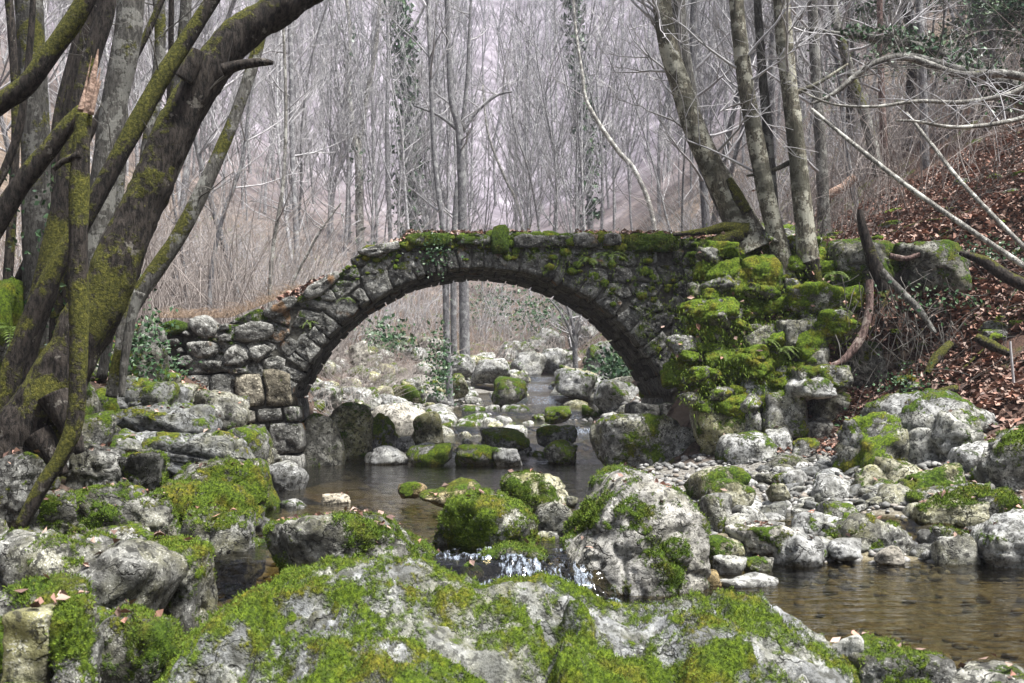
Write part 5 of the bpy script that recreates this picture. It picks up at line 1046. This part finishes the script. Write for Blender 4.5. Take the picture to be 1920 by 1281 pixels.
# --- dark crowns at the wood edge above the bank
def dark_crown(lab, px, py, Y, w, h, n, seed):
    q = np.random.default_rng(seed); X = (px - HX) / FPX * Y; g = gz(X, Y) - .2; top = P(px, py, Y)[2]; root = tree_root('evergreen_tree', (X, Y, g), lab)
    H = top - g + h; pts = np.array([(X, Y, g), (X + q.normal(0, .2), Y, g + H * .4), (X + q.normal(0, .3), Y, g + H * .75), (X + q.normal(0, .4), Y, g + H)]); limb_part(root, 'trunk', pts, np.array([.14, .11, .07, .02]), 'bark', 8, 30, .15, seed, .1)
    sp = spline(pts, 40); acc = Acc(); ctr = []
    for _ in range(46):
        i = q.integers(10, 39); a = q.uniform(0, 6.3); d = np.array((math.cos(a), math.sin(a), q.uniform(-.15, .5))); L = w * q.uniform(.5, 1.1) * (1.15 - i / 45)
        grow(acc, sp[i] - np.array(root.location), d, L, .02, 2, q, 4, .7, .0, (3, 5), 4, .14, .004); e = sp[i] - np.array(root.location) + d * L * q.uniform(.4, 1.0, (1, 1)); ctr.append(np.repeat(e, n // 46, 0) + q.normal(0, .22, (n // 46, 3)) * (1, 1, .5))
    obj('crown', acc.mesh('crown'), M['twig_dark'], root); c = np.concatenate(ctr); V, F = leaf_cards(c, np.tile((0, -.3, .8), (len(c), 1)), .11, q, .8); obj('foliage', mesh_np('foliage', V, F, None, False), M['ivy'], root)
for k, (lab, px, py, Y, w, h, n) in enumerate((('dark evergreen at the wood edge high above the leaf bank', 1850, 60, 24, 2.2, 2.5, 3200), ('second dark evergreen between the ivy boughs', 1700, -20, 26, 2.0, 2.5, 1800), ('dark twiggy evergreen at the margin of the slope', 1960, 150, 21, 1.8, 2.0, 2600), ('slim dark evergreen behind the blotched trunks', 1590, 10, 30, 1.6, 2.5, 1200))):
    dark_crown(lab, px, py, Y, w, h, n, 700 + k)

# --- trees beyond the bridge, each traced
def far_tree(lab, limbs, Y, mat='bark_far', tone=0.0, ivy=0, tw=10, twl=1.6, moss=-.3, nm='bare_tree', ivr=(0, 30), group=None):
    ext = []
    for j, L in enumerate(limbs):                                     # carry every stem down to the ground
        x0, y0, w0 = L[0]
        if y0 >= 400:
            Yj = Y + .25 * j; g = gz((x0 - HX) / FPX * Yj, Yj) - .12; yb = HY - (g - CZ) / Yj * FPX
            if yb > y0 + 12: L = [(x0 + 2, yb, w0 * 1.15)] + L
        ext.append(L)
    limbs = ext; p0, _ = pix_limb(limbs[0], Y); b = p0[0].copy(); root = tree_root(nm, b, lab, 'tree', group)
    for j, L in enumerate(limbs):
        pts, rad = pix_limb(L, Y + .25 * j); limb_part(root, 'trunk' if j == 0 else 'limb', pts, rad, mat, 8, 36, .10, 500 + int(b[0] * 100) % 97 + j, moss, tone)
        sp = spline(pts, 40); sr = np.interp(np.linspace(0, len(rad) - 1, 40), np.arange(len(rad)), rad)
        twigs_part(root, sp, sr, g_, tw if j == 0 else max(3, tw // 2), twl, 2, 'twig', .35, r=.03, up=.45, spread=.55, kids=(3, 6))
        if ivy and j == 0: ivy_on(root, sp[ivr[0]:ivr[1]] - b, sr[ivr[0]:ivr[1]], int(ivy * 1.3), .006 * Y, g_, spread=1.9)
far_tree('pale forked tree with yellowish lichen rising behind the bridge crest', [[(678, 520, 17), (674, 400, 16), (672, 300, 15), (664, 258, 13), (652, 150, 9), (656, 60, 7), (642, -60, 6)], [(671, 290, 11), (686, 190, 10), (704, 90, 9), (718, -60, 8)]], 58, 'bark_grey', .25, 60, moss=.15)
far_tree('ivy-clad tree behind the bridge crest', [[(770, 520, 19), (769, 400, 18), (768, 300, 17), (758, 150, 16), (750, 50, 15), (744, -60, 14)], [(810, 520, 14), (800, 420, 13), (780, 330, 12), (772, 270, 9)], [(776, 310, 9), (800, 240, 8), (818, 170, 6), (822, 100, 4)], [(756, 120, 9), (772, 60, 7), (796, 10, 5), (810, -60, 4)]], 60, 'bark_far', -.25, 1300, ivr=(3, 36))
far_tree('dark smooth tree forking just above the bridge crest', [[(870, 560, 20), (868, 460, 19), (866, 330, 18), (860, 240, 16), (846, 185, 12), (842, 100, 11), (835, -60, 9)], [(866, 245, 9), (876, 150, 8), (880, 60, 6), (886, -60, 4)], [(862, 248, 7), (824, 218, 5), (776, 198, 3)], [(866, 250, 8), (892, 212, 7), (930, 180, 5), (960, 172, 3)], [(850, 560, 12), (852, 430, 11), (858, 340, 10)]], 30, 'bark_far', -.4)
far_tree('pale crooked tree bending twice beyond the bridge', [[(1236, 520, 10), (1222, 400, 9), (1190, 320, 9), (1160, 285, 9), (1125, 235, 8), (1098, 185, 7), (1092, 140, 6), (1080, 60, 5), (1070, -60, 4)]], 42, 'bark_grey', .55)
far_tree('ivy-smothered slender tree beyond the bridge', [[(1112, 520, 13), (1106, 400, 12), (1102, 250, 11), (1086, 120, 9), (1072, 0, 7), (1068, -60, 6)]], 62, 'bark_far', -.2, 900, ivr=(6, 38))
far_tree('leaning bare sapling above the bridge centre', [[(985, 520, 7), (975, 400, 6), (945, 330, 5), (915, 250, 4), (905, 160, 3)]], 56, 'bark_grey', .2)
far_tree('thin grey tree close to the ivy-clad one', [[(736, 520, 9), (730, 400, 9), (726, 250, 8), (728, 100, 6), (722, -60, 5)]], 57, 'bark_far', -.1)
far_tree('dark stem seen through the arch beside the ivy stump', [[(842, 720, 15), (838, 640, 14), (836, 560, 13), (832, 440, 12), (815, 300, 10), (806, 100, 8), (800, -60, 6)]], 22.5, 'bark_far', -.3)
far_tree('small dark many-stemmed tree on the far bank through the arch', [[(1078, 665, 10), (1076, 620, 8), (1062, 570, 6), (1040, 520, 4)], [(1078, 660, 8), (1088, 600, 6), (1092, 540, 4)], [(1077, 655, 7), (1060, 600, 5), (1030, 560, 3)]], 32, 'bark_far', -.4, tw=6, twl=1.0)
far_tree('thin tree leaning over the path behind the wall', [[(392, 620, 9), (398, 500, 9), (420, 400, 8), (455, 300, 7), (470, 180, 6), (500, 40, 5), (512, -60, 4)]], 18, 'bark_far', -.25)
far_tree('grey pole-straight tree behind the path', [[(560, 600, 12), (556, 450, 11), (548, 280, 10), (545, 100, 9), (540, -60, 8)]], 30, 'bark_far', -.1)
far_tree('slim tree with a pale arching branch behind the path', [[(505, 620, 8), (510, 480, 8), (530, 350, 7), (536, 200, 6), (530, 20, 5), (528, -60, 4)], [(540, 560, 5), (580, 470, 5), (610, 420, 4), (640, 380, 3)]], 17.5, 'bark_grey', .2)
far_tree('dark trunk half hidden behind the leaning lichen-pale tree', [[(1325, 470, 16), (1318, 330, 15), (1300, 150, 14), (1302, -60, 12)]], 20, 'bark_far', -.45)
far_tree('mossy grey trunk on the slope between the blotched trunks', [[(1545, 420, 24), (1540, 300, 22), (1530, 150, 20), (1520, -60, 18)]], 17.5, 'bark_grey', -.35, moss=.25)
far_tree('yellow-mossed leaning trunk up the slope', [[(1650, 330, 22), (1628, 240, 20), (1596, 140, 18), (1568, 40, 16), (1550, -60, 14)]], 20, 'bark_grey', -.2, moss=.75)
far_tree('pinkish smooth trunk up the slope', [[(1662, 330, 14), (1656, 240, 13), (1652, 140, 12), (1648, -60, 10)]], 21, 'bark_red', .1, moss=-.6)
far_tree('dark thick trunk high on the slope at the wood edge', [[(1905, 330, 40), (1880, 200, 36), (1850, 80, 32), (1830, -60, 30)]], 22, 'bark_far', -.6)
far_tree('dark slanting trunk up the slope behind the ivy boughs', [[(1770, 340, 22), (1790, 220, 20), (1840, 90, 18), (1900, -60, 16)]], 24, 'bark_far', -.6)

# --- the wood behind: a few kinds of bare tree, copied as individuals, then the far mass
def proto_tree(seed, H, r0, nbr, lean=.09, sides=6, dep=2, forks=1):
    rng = np.random.default_rng(seed); tr = Acc(); br = Acc()
    for f in range(forks):
        n = 9; pts = [np.array((rng.normal(0, .12) * f, rng.normal(0, .12) * f, 0.))]; d = np.array((rng.normal(0, lean) + (f * .12), rng.normal(0, lean), 1.))
        for k in range(n - 1): d = d + rng.normal(0, .10, 3) * (1, 1, 0); d[2] = 1; pts.append(pts[-1] + d / np.linalg.norm(d) * H / (n - 1))
        rad = np.linspace(r0, r0 * .18, n); V, F, mo = tube(pts, rad, sides, 18, .1, seed, -.35); tr.add(V, F, moss=mo)
        sp = spline(pts, 30)
        for _ in range(nbr):
            i = rng.integers(7, 29); a = rng.uniform(0, 6.3); q = np.array((math.cos(a), math.sin(a), rng.uniform(.5, 1.6)))
            grow(br, sp[i], q, rng.uniform(.12, .26) * H * (1.15 - i / 40), r0 * .42 * (1.05 - i / 30), dep, rng, 4, .5, .45, (2, 4), 4, .1, .005)
    return tr, br
PT = []
for k, (H, r0, nb, fk) in enumerate(((11, .055, 28, 1), (13, .075, 30, 1), (9, .04, 26, 1), (12, .05, 20, 2), (8, .034, 20, 2), (14, .085, 34, 1))):
    tr, br = proto_tree(900 + k, H, r0, nb, forks=fk); t_ = tr.mesh('trunk'); t_.materials.append(M['bark_far']); b_ = br.mesh('crown'); b_.materials.append(M['twig']); PT.append((t_, b_))
rr = random.Random(33); nt = 0; used = []
for _ in range(6000):
    if nt >= 90: break
    Y = rr.uniform(19, 70); X = rr.uniform(-.52, .52) * Y
    px = 960 + X / Y * 2000
    if any((X - a) ** 2 + (Y - b) ** 2 < 1.5 ** 2 for a, b in used): continue
    if (abs(X) < 3.2 and Y < 40) or (600 < px < 1240 and Y < 50): continue
    used.append((X, Y)); z = gz(X, Y) - .15; kp = rr.randrange(6); t_, b_ = PT[kp]
    root = tree_root('woodland_tree', (X, Y, z), ('tall ', 'thick tall ', 'slim short ', 'double-stemmed tall ', 'double-stemmed slim ', 'towering ')[kp] + 'bare grey tree ' + ('close behind ' if Y < 32 else 'well behind ' if Y < 46 else 'far behind ') + ('the leaning clump' if px < 420 else 'the path and bridge ramp' if px < 700 else 'the bridge crest' if px < 1260 else 'the lichened trunks' if px < 1560 else 'the leaf bank'), 'tree', 'bare trees of the wood beyond the bridge')
    s = rr.uniform(.8, 1.25); root.scale = (s, s, s); root.rotation_euler = (rr.uniform(-.16, .16), rr.uniform(-.16, .16), rr.uniform(0, 6.3))
    tn = rr.uniform(-.45, .35) if px < 1250 else rr.uniform(-.65, -.2)
    a_ = obj('trunk', t_, None, root); a_['tone'] = tn; obj('crown', b_, None, root); nt += 1
# far mass of trees on the hillside: beyond counting
def simple_tree(seed, H, r0):
    rng = np.random.default_rng(seed); acc = Acc(); pts = np.array([(0, 0, 0), (rng.normal(0, .2), rng.normal(0, .2), H * .35), (rng.normal(0, .4), rng.normal(0, .4), H * .7), (rng.normal(0, .6), rng.normal(0, .6), H)])
    V, F, mo = tube(pts, [r0, r0 * .75, r0 * .5, r0 * .12], 4, 7); acc.add(V, F, moss=mo); sp = spline(pts, 20)
    for _ in range(rng.integers(1, 4)):
        i = rng.integers(5, 11); a = rng.uniform(0, 6.3); e = np.array((math.cos(a), math.sin(a), 0)) * H * rng.uniform(.08, .2); V, F, mo = tube([sp[i], sp[i] + e * .5 + (0, 0, H * .2), sp[i] + e + (0, 0, H * .5)], [r0 * .55, r0 * .4, r0 * .1], 4, 6); acc.add(V, F, moss=mo)
    for _ in range(34):
        i = rng.integers(4, 19); a = rng.uniform(0, 6.3); grow(acc, sp[i], (math.cos(a), math.sin(a), rng.uniform(.7, 1.8)), H * .2 * (1.2 - i / 25), r0 * .26, 1, rng, 3, .5, .5, (2, 3), 3, .1, .012)
    return np.concatenate(acc.V), np.concatenate(acc.F[4]), np.concatenate(acc.A['moss'])
ST = [simple_tree(1200 + k, rr.uniform(11, 15), rr.uniform(.06, .12)) for k in range(6)]
acc = Acc(); r = np.random.default_rng(61); cnt = 0
while cnt < 640:
    Y = 52 * (4.2 ** r.random()); X = r.uniform(-.56, .56) * Y; z = float(ground_raw([X], [Y])[0]) - .6
    V, F, mo_ = ST[r.integers(6)]; a = r.uniform(0, 6.3); s = r.uniform(.8, 1.3) * (1 + (Y - 50) * .002); c_, s_ = math.cos(a), math.sin(a)
    acc.add((V * s) @ np.array(((c_, s_, 0), (-s_, c_, 0), (0, 0, 1))) + (X, Y, z), F, moss=mo_); cnt += 1
tag(obj('distant_woodland', acc.mesh('distant_woodland'), M['bark_far']), 'mass of bare grey trees covering the far hillside', 'woodland', kind='stuff')
# thicket of bare stems behind the bridge and the path
def thicket(name, n, xr, yr, ok, h0, h1, mat, lab, seed, r0=.006, lean=.28, kids=2):
    rng = np.random.default_rng(seed); acc = Acc(); X = rng.uniform(*xr, n); Y = rng.uniform(*yr, n); k = ok(X, Y); X, Y = X[k], Y[k]; Z = ground(X, Y)
    for x, y, z in zip(X, Y, Z):
        h = rng.uniform(h0, h1); d = np.array((rng.normal(0, lean), rng.normal(0, lean), 1.)); bend = rng.normal(0, .35, 3) * (1, 1, .2)
        p = np.array((x, y, z - .05)); t = np.linspace(0, 1, 6)[:, None]; pts = p + d * h * t + bend * h * t ** 2 - np.array((0, 0, .25)) * h * t ** 3 * rng.random()
        V, F, mo_ = tube(pts, np.linspace(r0 * h ** .5, .0025, 6), 3); acc.add(V, F)
        for _ in range(rng.integers(0, kids + 2)):
            i = rng.integers(1, 5); q = pts[i] + (np.array((rng.normal(0, .5), rng.normal(0, .5), rng.uniform(.1, .8))) * h * .35) * np.linspace(0, 1, 4)[:, None] + np.array((0, 0, -.12)) * h * (np.linspace(0, 1, 4) ** 2)[:, None]
            V, F, mo_ = tube(q, np.linspace(r0 * .6, .002, 4), 3); acc.add(V, F)
    return tag(obj(name, acc.mesh(name), M[mat]), lab, 'thicket', kind='stuff')
thicket('thicket', 1900, (-10, -3.0), (16.4, 27), lambda X, Y: (X < -3.4 - (Y < 17) * .6 - (Y - 17) * .04), .8, 3.6, 'twig_warm', 'thicket of thin brownish-grey stems behind the path and bridge', 71)
thicket('thicket', 4200, (-13, 13), (24, 44), lambda X, Y: ((np.abs(X) > 4.0) | (Y > 37)) & ((np.abs(X) > 2.6) | (Y > 39)), .5, 3.6, 'twig', 'pale grey scrub of bare stems farther up the valley', 72, .008)
thicket('thicket', 2600, (-7, 7), (27, 50), lambda X, Y: (np.abs(X - .4) > 2.2) | (Y > 33), .25, 1.3, 'twig_warm', 'low brown brush on the bank where the stream bends', 74, .011, .5)
thicket('thicket', 900, (-3.6, -2.3), (16.5, 27), lambda X, Y: X < -2.4, .2, .8, 'twig_warm', 'low brown bramble stems above the boulders beyond the arch', 75, .005, .6)
thicket('thicket', 420, (3.8, 8.5), (11.3, 17), lambda X, Y: X > 3.9, .25, 1.0, 'twig_dark', 'sparse bramble stems rising from the leaf bank', 76, .005, .7)
thicket('thicket', 1600, (2.5, 13), (16.5, 28), lambda X, Y: X > 2.8 + (Y - 16) * .05, .6, 2.8, 'twig_warm', 'brown scrub of bare stems on the slope above the leaf bank', 73)

# ------------------------------------------------------------------ small plants, moss and leaves
r = np.random.default_rng(88)
def frond(acc, base, d, ln, droop, rng, wid=.16, pairs=12):
    d = np.array(d, float); d /= np.linalg.norm(d); t = np.linspace(0, 1, 8)[:, None]; pts = base + d * ln * t - np.array((0, 0, droop * ln)) * t ** 2
    V, F, _ = tube(pts, np.linspace(.003, .001, 8), 3); acc.add(V, F)
    sp = spline(pts, pairs + 2); T = np.gradient(sp, axis=0); T /= np.linalg.norm(T, axis=1, keepdims=True); side = np.cross(T, (0, 0, 1.)); side /= np.linalg.norm(side, axis=1, keepdims=True) + 1e-6
    for i in range(1, pairs + 1):
        w = wid * ln * math.sin(min(1, (i + 1.5) / pairs * 1.1) * math.pi * .85 + .25) + .006
        for s in (-1, 1):
            a = sp[i]; tip = a + side[i] * s * w + T[i] * w * .35 - np.array((0, 0, w * .25)); q = T[i] * ln * .028
            acc.add(np.array([a - q, a + side[i] * s * w * .5 + q * .6, tip, a + side[i] * s * w * .5 - q * 1.1 + T[i] * w * .1]), np.array([[0, 1, 2, 3]]))
def fern(px, py, Y, size, n, lab, outw=(0, -1, 0), droop=.7):
    b = P(px, py, Y); root = obj('fern', None, loc=tuple(b)); tag(root, lab, 'fern')
    for k in range(n):
        acc = Acc(); a = r.uniform(-1.4, 1.4); d = np.array((math.sin(a), 0, 0)) + np.array(outw) * math.cos(a) + np.array((0, 0, r.uniform(.2, .9))); frond(acc, np.zeros(3), d, size * r.uniform(.7, 1.2), droop * r.uniform(.7, 1.3), r)
        obj('frond', acc.mesh('frond', False), M['fern'], root)
for px, py, Y, s, n, lab in [
    (1105, 488, 13.9, .26, 9, 'fern tuft drooping from the bridge face under the coping'), (1142, 480, 13.9, .28, 10, 'larger fern tuft beside it on the bridge face'), (1120, 494, 13.9, .18, 6, 'small dark fern below the two tufts on the bridge face'),
    (1278, 640, 13.0, .26, 9, 'fern hanging at the corner of the bridge and the mossy heap'), (1303, 670, 12.6, .22, 8, 'fern drooping low on the mossy heap'), (1352, 665, 12.5, .26, 9, 'broad fern in the middle of the mossy heap'), (1465, 655, 12.3, .24, 8, 'fern by the domed mossy boulder'), (1432, 640, 12.4, .22, 7, 'fern under the bare grey slab'),
    (1562, 515, 12.4, .26, 9, 'fern at the end of the moss ledge'), (1575, 580, 12.3, .16, 6, 'small bright fern under the moss ledge'), (458, 690, 13.8, .13, 7, 'tiny bright green fern in the dry-stone wall'), (578, 604, 13.85, .16, 8, 'green fern growing in the arch shoulder'), (648, 560, 13.85, .15, 6, 'yellow-green fern above the arch haunch'), (20, 620, 8.9, .42, 10, 'green fern on the moss-smothered boulder'), (10, 700, 8.8, .40, 9, 'lower fern on the moss-smothered boulder')]:
    fern(px, py, Y, s, n, lab)
# moss mats on the bridge: cushions and hanging fringe, grown as one covering
acc = Acc(); D2, F2 = ico(2)
def cushions(n, pick, s0, s1, flat=.4):
    for _ in range(n):
        u, v, z, sc = pick(); s = r.uniform(s0, s1) * sc
        V = D2 * np.array((s * r.uniform(.8, 1.7), s * flat, s * r.uniform(.6, 1.1))); V = V * (1 + (fbm(D2 * 2.2 + r.uniform(0, 50), 3, 5) - .5) * .9)[:, None] + (u, v, z); acc.add(V, F2, moss=1.2)
def top_edge():
    u = r.uniform(TOP[4, 0], TOP[9, 0]); return u, r.uniform(-.06, .1), float(ztop(u)) - abs(r.normal(0, .07)), 1
def east_face():
    while True:
        u = r.uniform(.3, TOP[-1, 0] - .1); z = r.uniform(ZS, ztop(u)); 
        if math.hypot(u - AC[0], z - AC[1]) > AR + .08: return u, -.035, z, 1
def west_face():
    while True:
        u = r.uniform(TOP[3, 0], .6); z = float(ztop(u)) - abs(r.normal(.1, .14))
        if math.hypot(u - AC[0], z - AC[1]) > AR + .08: return u, -.035, z, .8
cushions(170, top_edge, .03, .075); cushions(90, east_face, .02, .06); cushions(60, west_face, .02, .045)
o = obj('moss', acc.mesh('moss'), M['rock'], bridge); o['mossy'] = .6; tag(o, kind='stuff')
def fringe(parent, base, n, ln, out, seed, wdt=.004, name='moss_fringe', mat='moss_blade'):
    q = np.random.default_rng(seed); b = base[q.integers(0, len(base), n)] + q.normal(0, .035, (n, 3)) * (1, .4, 1); L = ln * q.uniform(.4, 1.3, (n, 1))
    d = np.array(out) + q.normal(0, .5, (n, 3)); d /= np.linalg.norm(d, axis=1, keepdims=True); s = np.cross(d, q.normal(0, 1, (n, 3))); s /= np.linalg.norm(s, axis=1, keepdims=True)
    m1 = b + d * L * .5 + np.array((0, 0, -.1)) * L; tp = b + d * L * .75 - np.array((0, 0, .75)) * L
    V = np.stack([b - s * wdt, b + s * wdt, m1 + s * wdt, m1 - s * wdt, tp], 1).reshape(-1, 3); i = np.arange(n) * 5
    me = mesh_np(name, V, [np.stack([i, i + 1, i + 2, i + 3], 1), np.stack([i + 3, i + 2, i + 4], 1)], None, False); return tag(obj(name, me, M[mat], parent), kind='stuff')
eb = np.array([east_face()[:3] for _ in range(150)] + [top_edge()[:3] for _ in range(120)]); fringe(bridge, eb, 5000, .055, (0, -.8, .2), 5)
hb = np.concatenate([c + r.normal(0, s * .38, (40, 3)) * (1, .3, 1) + (0, -s * .5, 0) for c, s in HEAPPTS])
o = fringe(None, hb, 8000, .05, (0, -.8, .3), 6, name='hanging_moss'); tag(o, 'shaggy moss hanging over the heap of stones beside the bridge', 'moss')
# ivy on the rock by the wall, stump upstream
def ivy_patch(px, py, Y, w, h, n, lab, size=.055, dep=.25):
    b = P(px, py, Y); c = np.column_stack([r.normal(0, w, n), r.normal(0, dep, n), r.normal(0, h, n)]); V, F = leaf_cards(c, np.tile((0, -1., .4), (n, 1)), size, r, .6)
    tag(obj('ivy', mesh_np('ivy', V, F, None, False), M['ivy'], loc=tuple(b)), lab, 'ivy')
ivy_patch(268, 648, 11.2, .14, .25, 420, 'ivy clinging to the upright dark rock by the wall')
ivy_patch(825, 690, 20.5, .14, .35, 420, 'dark ivy smothering a stump upstream of the arch', .07)
ivy_patch(325, 690, 13.6, .12, .08, 120, 'small ivy sprigs at the foot of the dry-stone wall', .05, .1)
ivy_patch(108, 470, 9.2, .06, .35, 160, 'ivy running up between the dark trunks', .06, .1)
ivy_patch(1640, 800, 11.3, .22, .12, 120, 'dark ivy sprigs in the shade of the bank hollow', .05, .1)
ivy_patch(1760, 560, 12.2, .3, .1, 160, 'green ivy trailing over the leaf bank below the level root', .05, .25)
ivy_patch(1850, 470, 13.0, .35, .08, 160, 'low green ivy at the top of the leaf bank', .05, .25)
ivy_patch(1700, 720, 11.6, .2, .1, 140, 'ivy leaves above the mossy crest stone', .045, .2)
for k_, (px_, py_, Y_, w_, h_, lab_) in enumerate(((1010, 590, 40, .7, .6, 'dark evergreen shrub on the far bank above the crags'), (925, 575, 44, .6, .5, 'olive shrub on the far bank by the dark stems'), (1100, 580, 42, .6, .5, 'dark shrub on the far bank behind the many-stemmed tree'), (720, 640, 30, .4, .3, 'low green shrub in the brush beyond the arch'), (1165, 690, 24, .35, .25, 'green shrub on the pier-side bank upstream'))):
    ivy_patch(px_, py_, Y_, w_, h_, 420, lab_, .14, .4)
ivy_patch(815, 475, 13.86, .14, .14, 150, 'ivy sprigs hanging on the bridge crest', .04, .03)
# dead leaves
def litter(name, n, xr, yr, ok, size, lab, seed, lift=.02):
    q = np.random.default_rng(seed); X = q.uniform(*xr, n); Y = q.uniform(*yr, n); Z = ground(X, Y); k = ok(X, Y, Z); c = np.column_stack([X, Y, Z + lift + q.uniform(0, .03, n)])[k]
    V, F = leaf_cards(c, np.tile((0, 0, 1.), (len(c), 1)), size, q, .45); tag(obj(name, mesh_np(name, V, F, None, False), M['litter']), lab, 'leaves', kind='stuff')
litter('leaf_litter', 60000, (2.6, 9.5), (10.6, 20), lambda X, Y, Z: (Z > np.where(X > 3.9, .33, .62)) & (fbm(np.column_stack([X * 1.3, Y * 1.3, X * 0]), 3, 14) > .24), .10, 'reddish-brown fallen leaves strewn over the bank', 91)
litter('leaf_litter', 9000, (-9, -2.6), (14.4, 20), lambda X, Y, Z: (Z > 1.2), .07, 'pale brown fallen leaves along the path behind the wall', 92)
litter('leaf_litter', 16000, (4.2, 10.5), (3.5, 10.6), lambda X, Y, Z: (Z > .3) & (fbm(np.column_stack([X * 1.3, Y * 1.3, X * 0]), 3, 14) > .26), .10, 'brown fallen leaves on the bank beyond the large pale rounded boulder', 94)
litter('leaf_litter', 9000, (-9.5, -2.6), (3.0, 14.2), lambda X, Y, Z: (Z > .1) & (fbm(np.column_stack([X * 1.1, Y * 1.1, X * 0]), 3, 16) > .36), .08, 'brown fallen leaves around the leaning clump', 99)
litter('leaf_litter', 2500, (2.2, 4.4), (10.8, 13), lambda X, Y, Z: (Z > .3) & (Z < .9), .07, 'drift of leaves at the head of the gravel bar', 93)
q = np.random.default_rng(95); n = 2600; u = q.uniform(TOP[1, 0], TOP[-1, 0], n); k = (vnoise(np.column_stack([u * 2.2, u * 0, u * 0]), 8) > .42); u = u[k]; v = np.abs(q.normal(0, .3, len(u))) - .04
c = np.column_stack([u, v, ztop(u) + .01 + q.uniform(0, .05, len(u))]); V, F = leaf_cards(c, np.tile((0, 0, 1.), (len(c), 1)), .07, q, .6)
tag(obj('leaf_litter', mesh_np('leaf_litter', V, F, None, False), M['litter'], bridge), kind='stuff')
q = np.random.default_rng(96); cc = np.concatenate([c + q.normal(0, s * .4, (1, 3)) + (0, -s * .25, s * .45) for c, s in HEAPPTS]); V, F = leaf_cards(cc, np.tile((0, -.5, .8), (len(cc), 1)), .075, q, .6)
tag(obj('leaf_litter', mesh_np('leaf_litter', V, F, None, False), M['litter']), 'dead leaves caught among the mossy stones of the heap', 'leaves', kind='stuff')
# sticks and stones among the leaves of the bank
rr = random.Random(52)
for k in range(44):
    X, Y = rr.uniform(4.0, 7.6), rr.uniform(11.2, 17.5); s = rr.uniform(.12, .34); o = obj('mossy_stone', protos[rr.randrange(10)], None, loc=(X, Y, gz(X, Y) + s * .1)); o.scale = (s * rr.uniform(1, 1.6), s, s * .6); o.rotation_euler = (0, 0, rr.uniform(0, 6)); o['mossy'] = rr.choice((.3, 0.0, -.3))
    tag(o, ('larger ' if s > .23 else 'small ') + {.3: 'green moss-covered', 0.0: 'patchily mossed', -.3: 'grey half-bare'}[o['mossy']] + ' stone among the leaves ' + ('low' if Y < 13 else 'high' if Y > 15.5 else 'midway') + ' on the bank', 'stone', 'stones among the leaves of the bank')
for k in range(22):
    X, Y = rr.uniform(3.8, 7.0), rr.uniform(11.0, 16.5); a = rr.uniform(0, 6.3); ln = rr.uniform(.3, 1.1); n_ = 5; t_ = np.linspace(-.5, .5, n_); xs, ys = X + np.cos(a) * ln * t_, Y + np.sin(a) * ln * t_
    V, F, mo_ = tube(np.column_stack([xs, ys, ground(xs, ys) + .05]) - (X, Y, 0), np.linspace(.014, .006, n_) * rr.uniform(.7, 1.6), 6, 10, .2, k, rr.choice((-.6, .9))); o = obj('fallen_stick', mesh_np('fallen_stick', V, F, {'moss': mo_}), M[rr.choice(('bark', 'bark_grey', 'bark_red'))], loc=(X, Y, 0))
    tag(o, ('long' if ln > .7 else 'short') + {'mossy_bark': ' dark', 'grey_bark': ' grey', 'reddish_bark': ' reddish'}[o.data.materials[0].name] + ' stick lying in the leaves ' + ('low' if Y < 12.8 else 'high' if Y > 14.8 else 'midway') + ' on the bank', 'stick', 'sticks lying on the leaf bank')
q = np.random.default_rng(98); cc = np.concatenate(TOPS); cc = cc[q.integers(0, len(cc), 420)] + (0, 0, .02); V, F = leaf_cards(cc, np.tile((0, 0, 1.), (len(cc), 1)), .055, q, .5)
tag(obj('leaf_litter', mesh_np('leaf_litter', V, F, None, False), M['litter']), 'stray dead leaves lying on the boulders', 'leaves', kind='stuff')
# dry grass hanging at the wall top, bramble sprays
acc = Acc(); q = np.random.default_rng(97)
for _ in range(700):
    px = q.uniform(300, 560); b = P(px, np.interp(px, [300, 430, 560], [596, 596, 545]), 14.1 + q.uniform(-.1, .9)); h = q.uniform(.08, .32); d = q.normal(0, .5, 3); d[2] = 1
    t = np.linspace(0, 1, 4)[:, None]; V, F, _ = tube(b + d * h * t - np.array((0, .2, .6)) * h * t ** 2, np.linspace(.004, .001, 4), 3); acc.add(V, F)
tag(obj('dry_grass', acc.mesh('dry_grass'), M['dry_grass']), 'tufts of dry straw-coloured grass along the wall top', 'grass', kind='stuff')

# ------------------------------------------------------------------ moist air of the valley
hm = NT('valley_haze'); pv = hm.n("VolumePrincipled", {"Color": (0.86, 0.86, 1.0, 1), "Density": HAZE, "Anisotropy": 0.2}); hm.t.links.new(pv.outputs[0], hm.out.inputs["Volume"])
bm = bmesh.new(); bmesh.ops.create_cube(bm, size=1.0); me = bpy.data.meshes.new('haze'); bm.to_mesh(me); bm.free()
hz_o = obj('haze', me, hm.m, loc=(0, 160, 105)); hz_o.scale = (560, 390, 220); tag(hz_o, 'thin pale haze filling the valley', 'haze', kind='stuff')
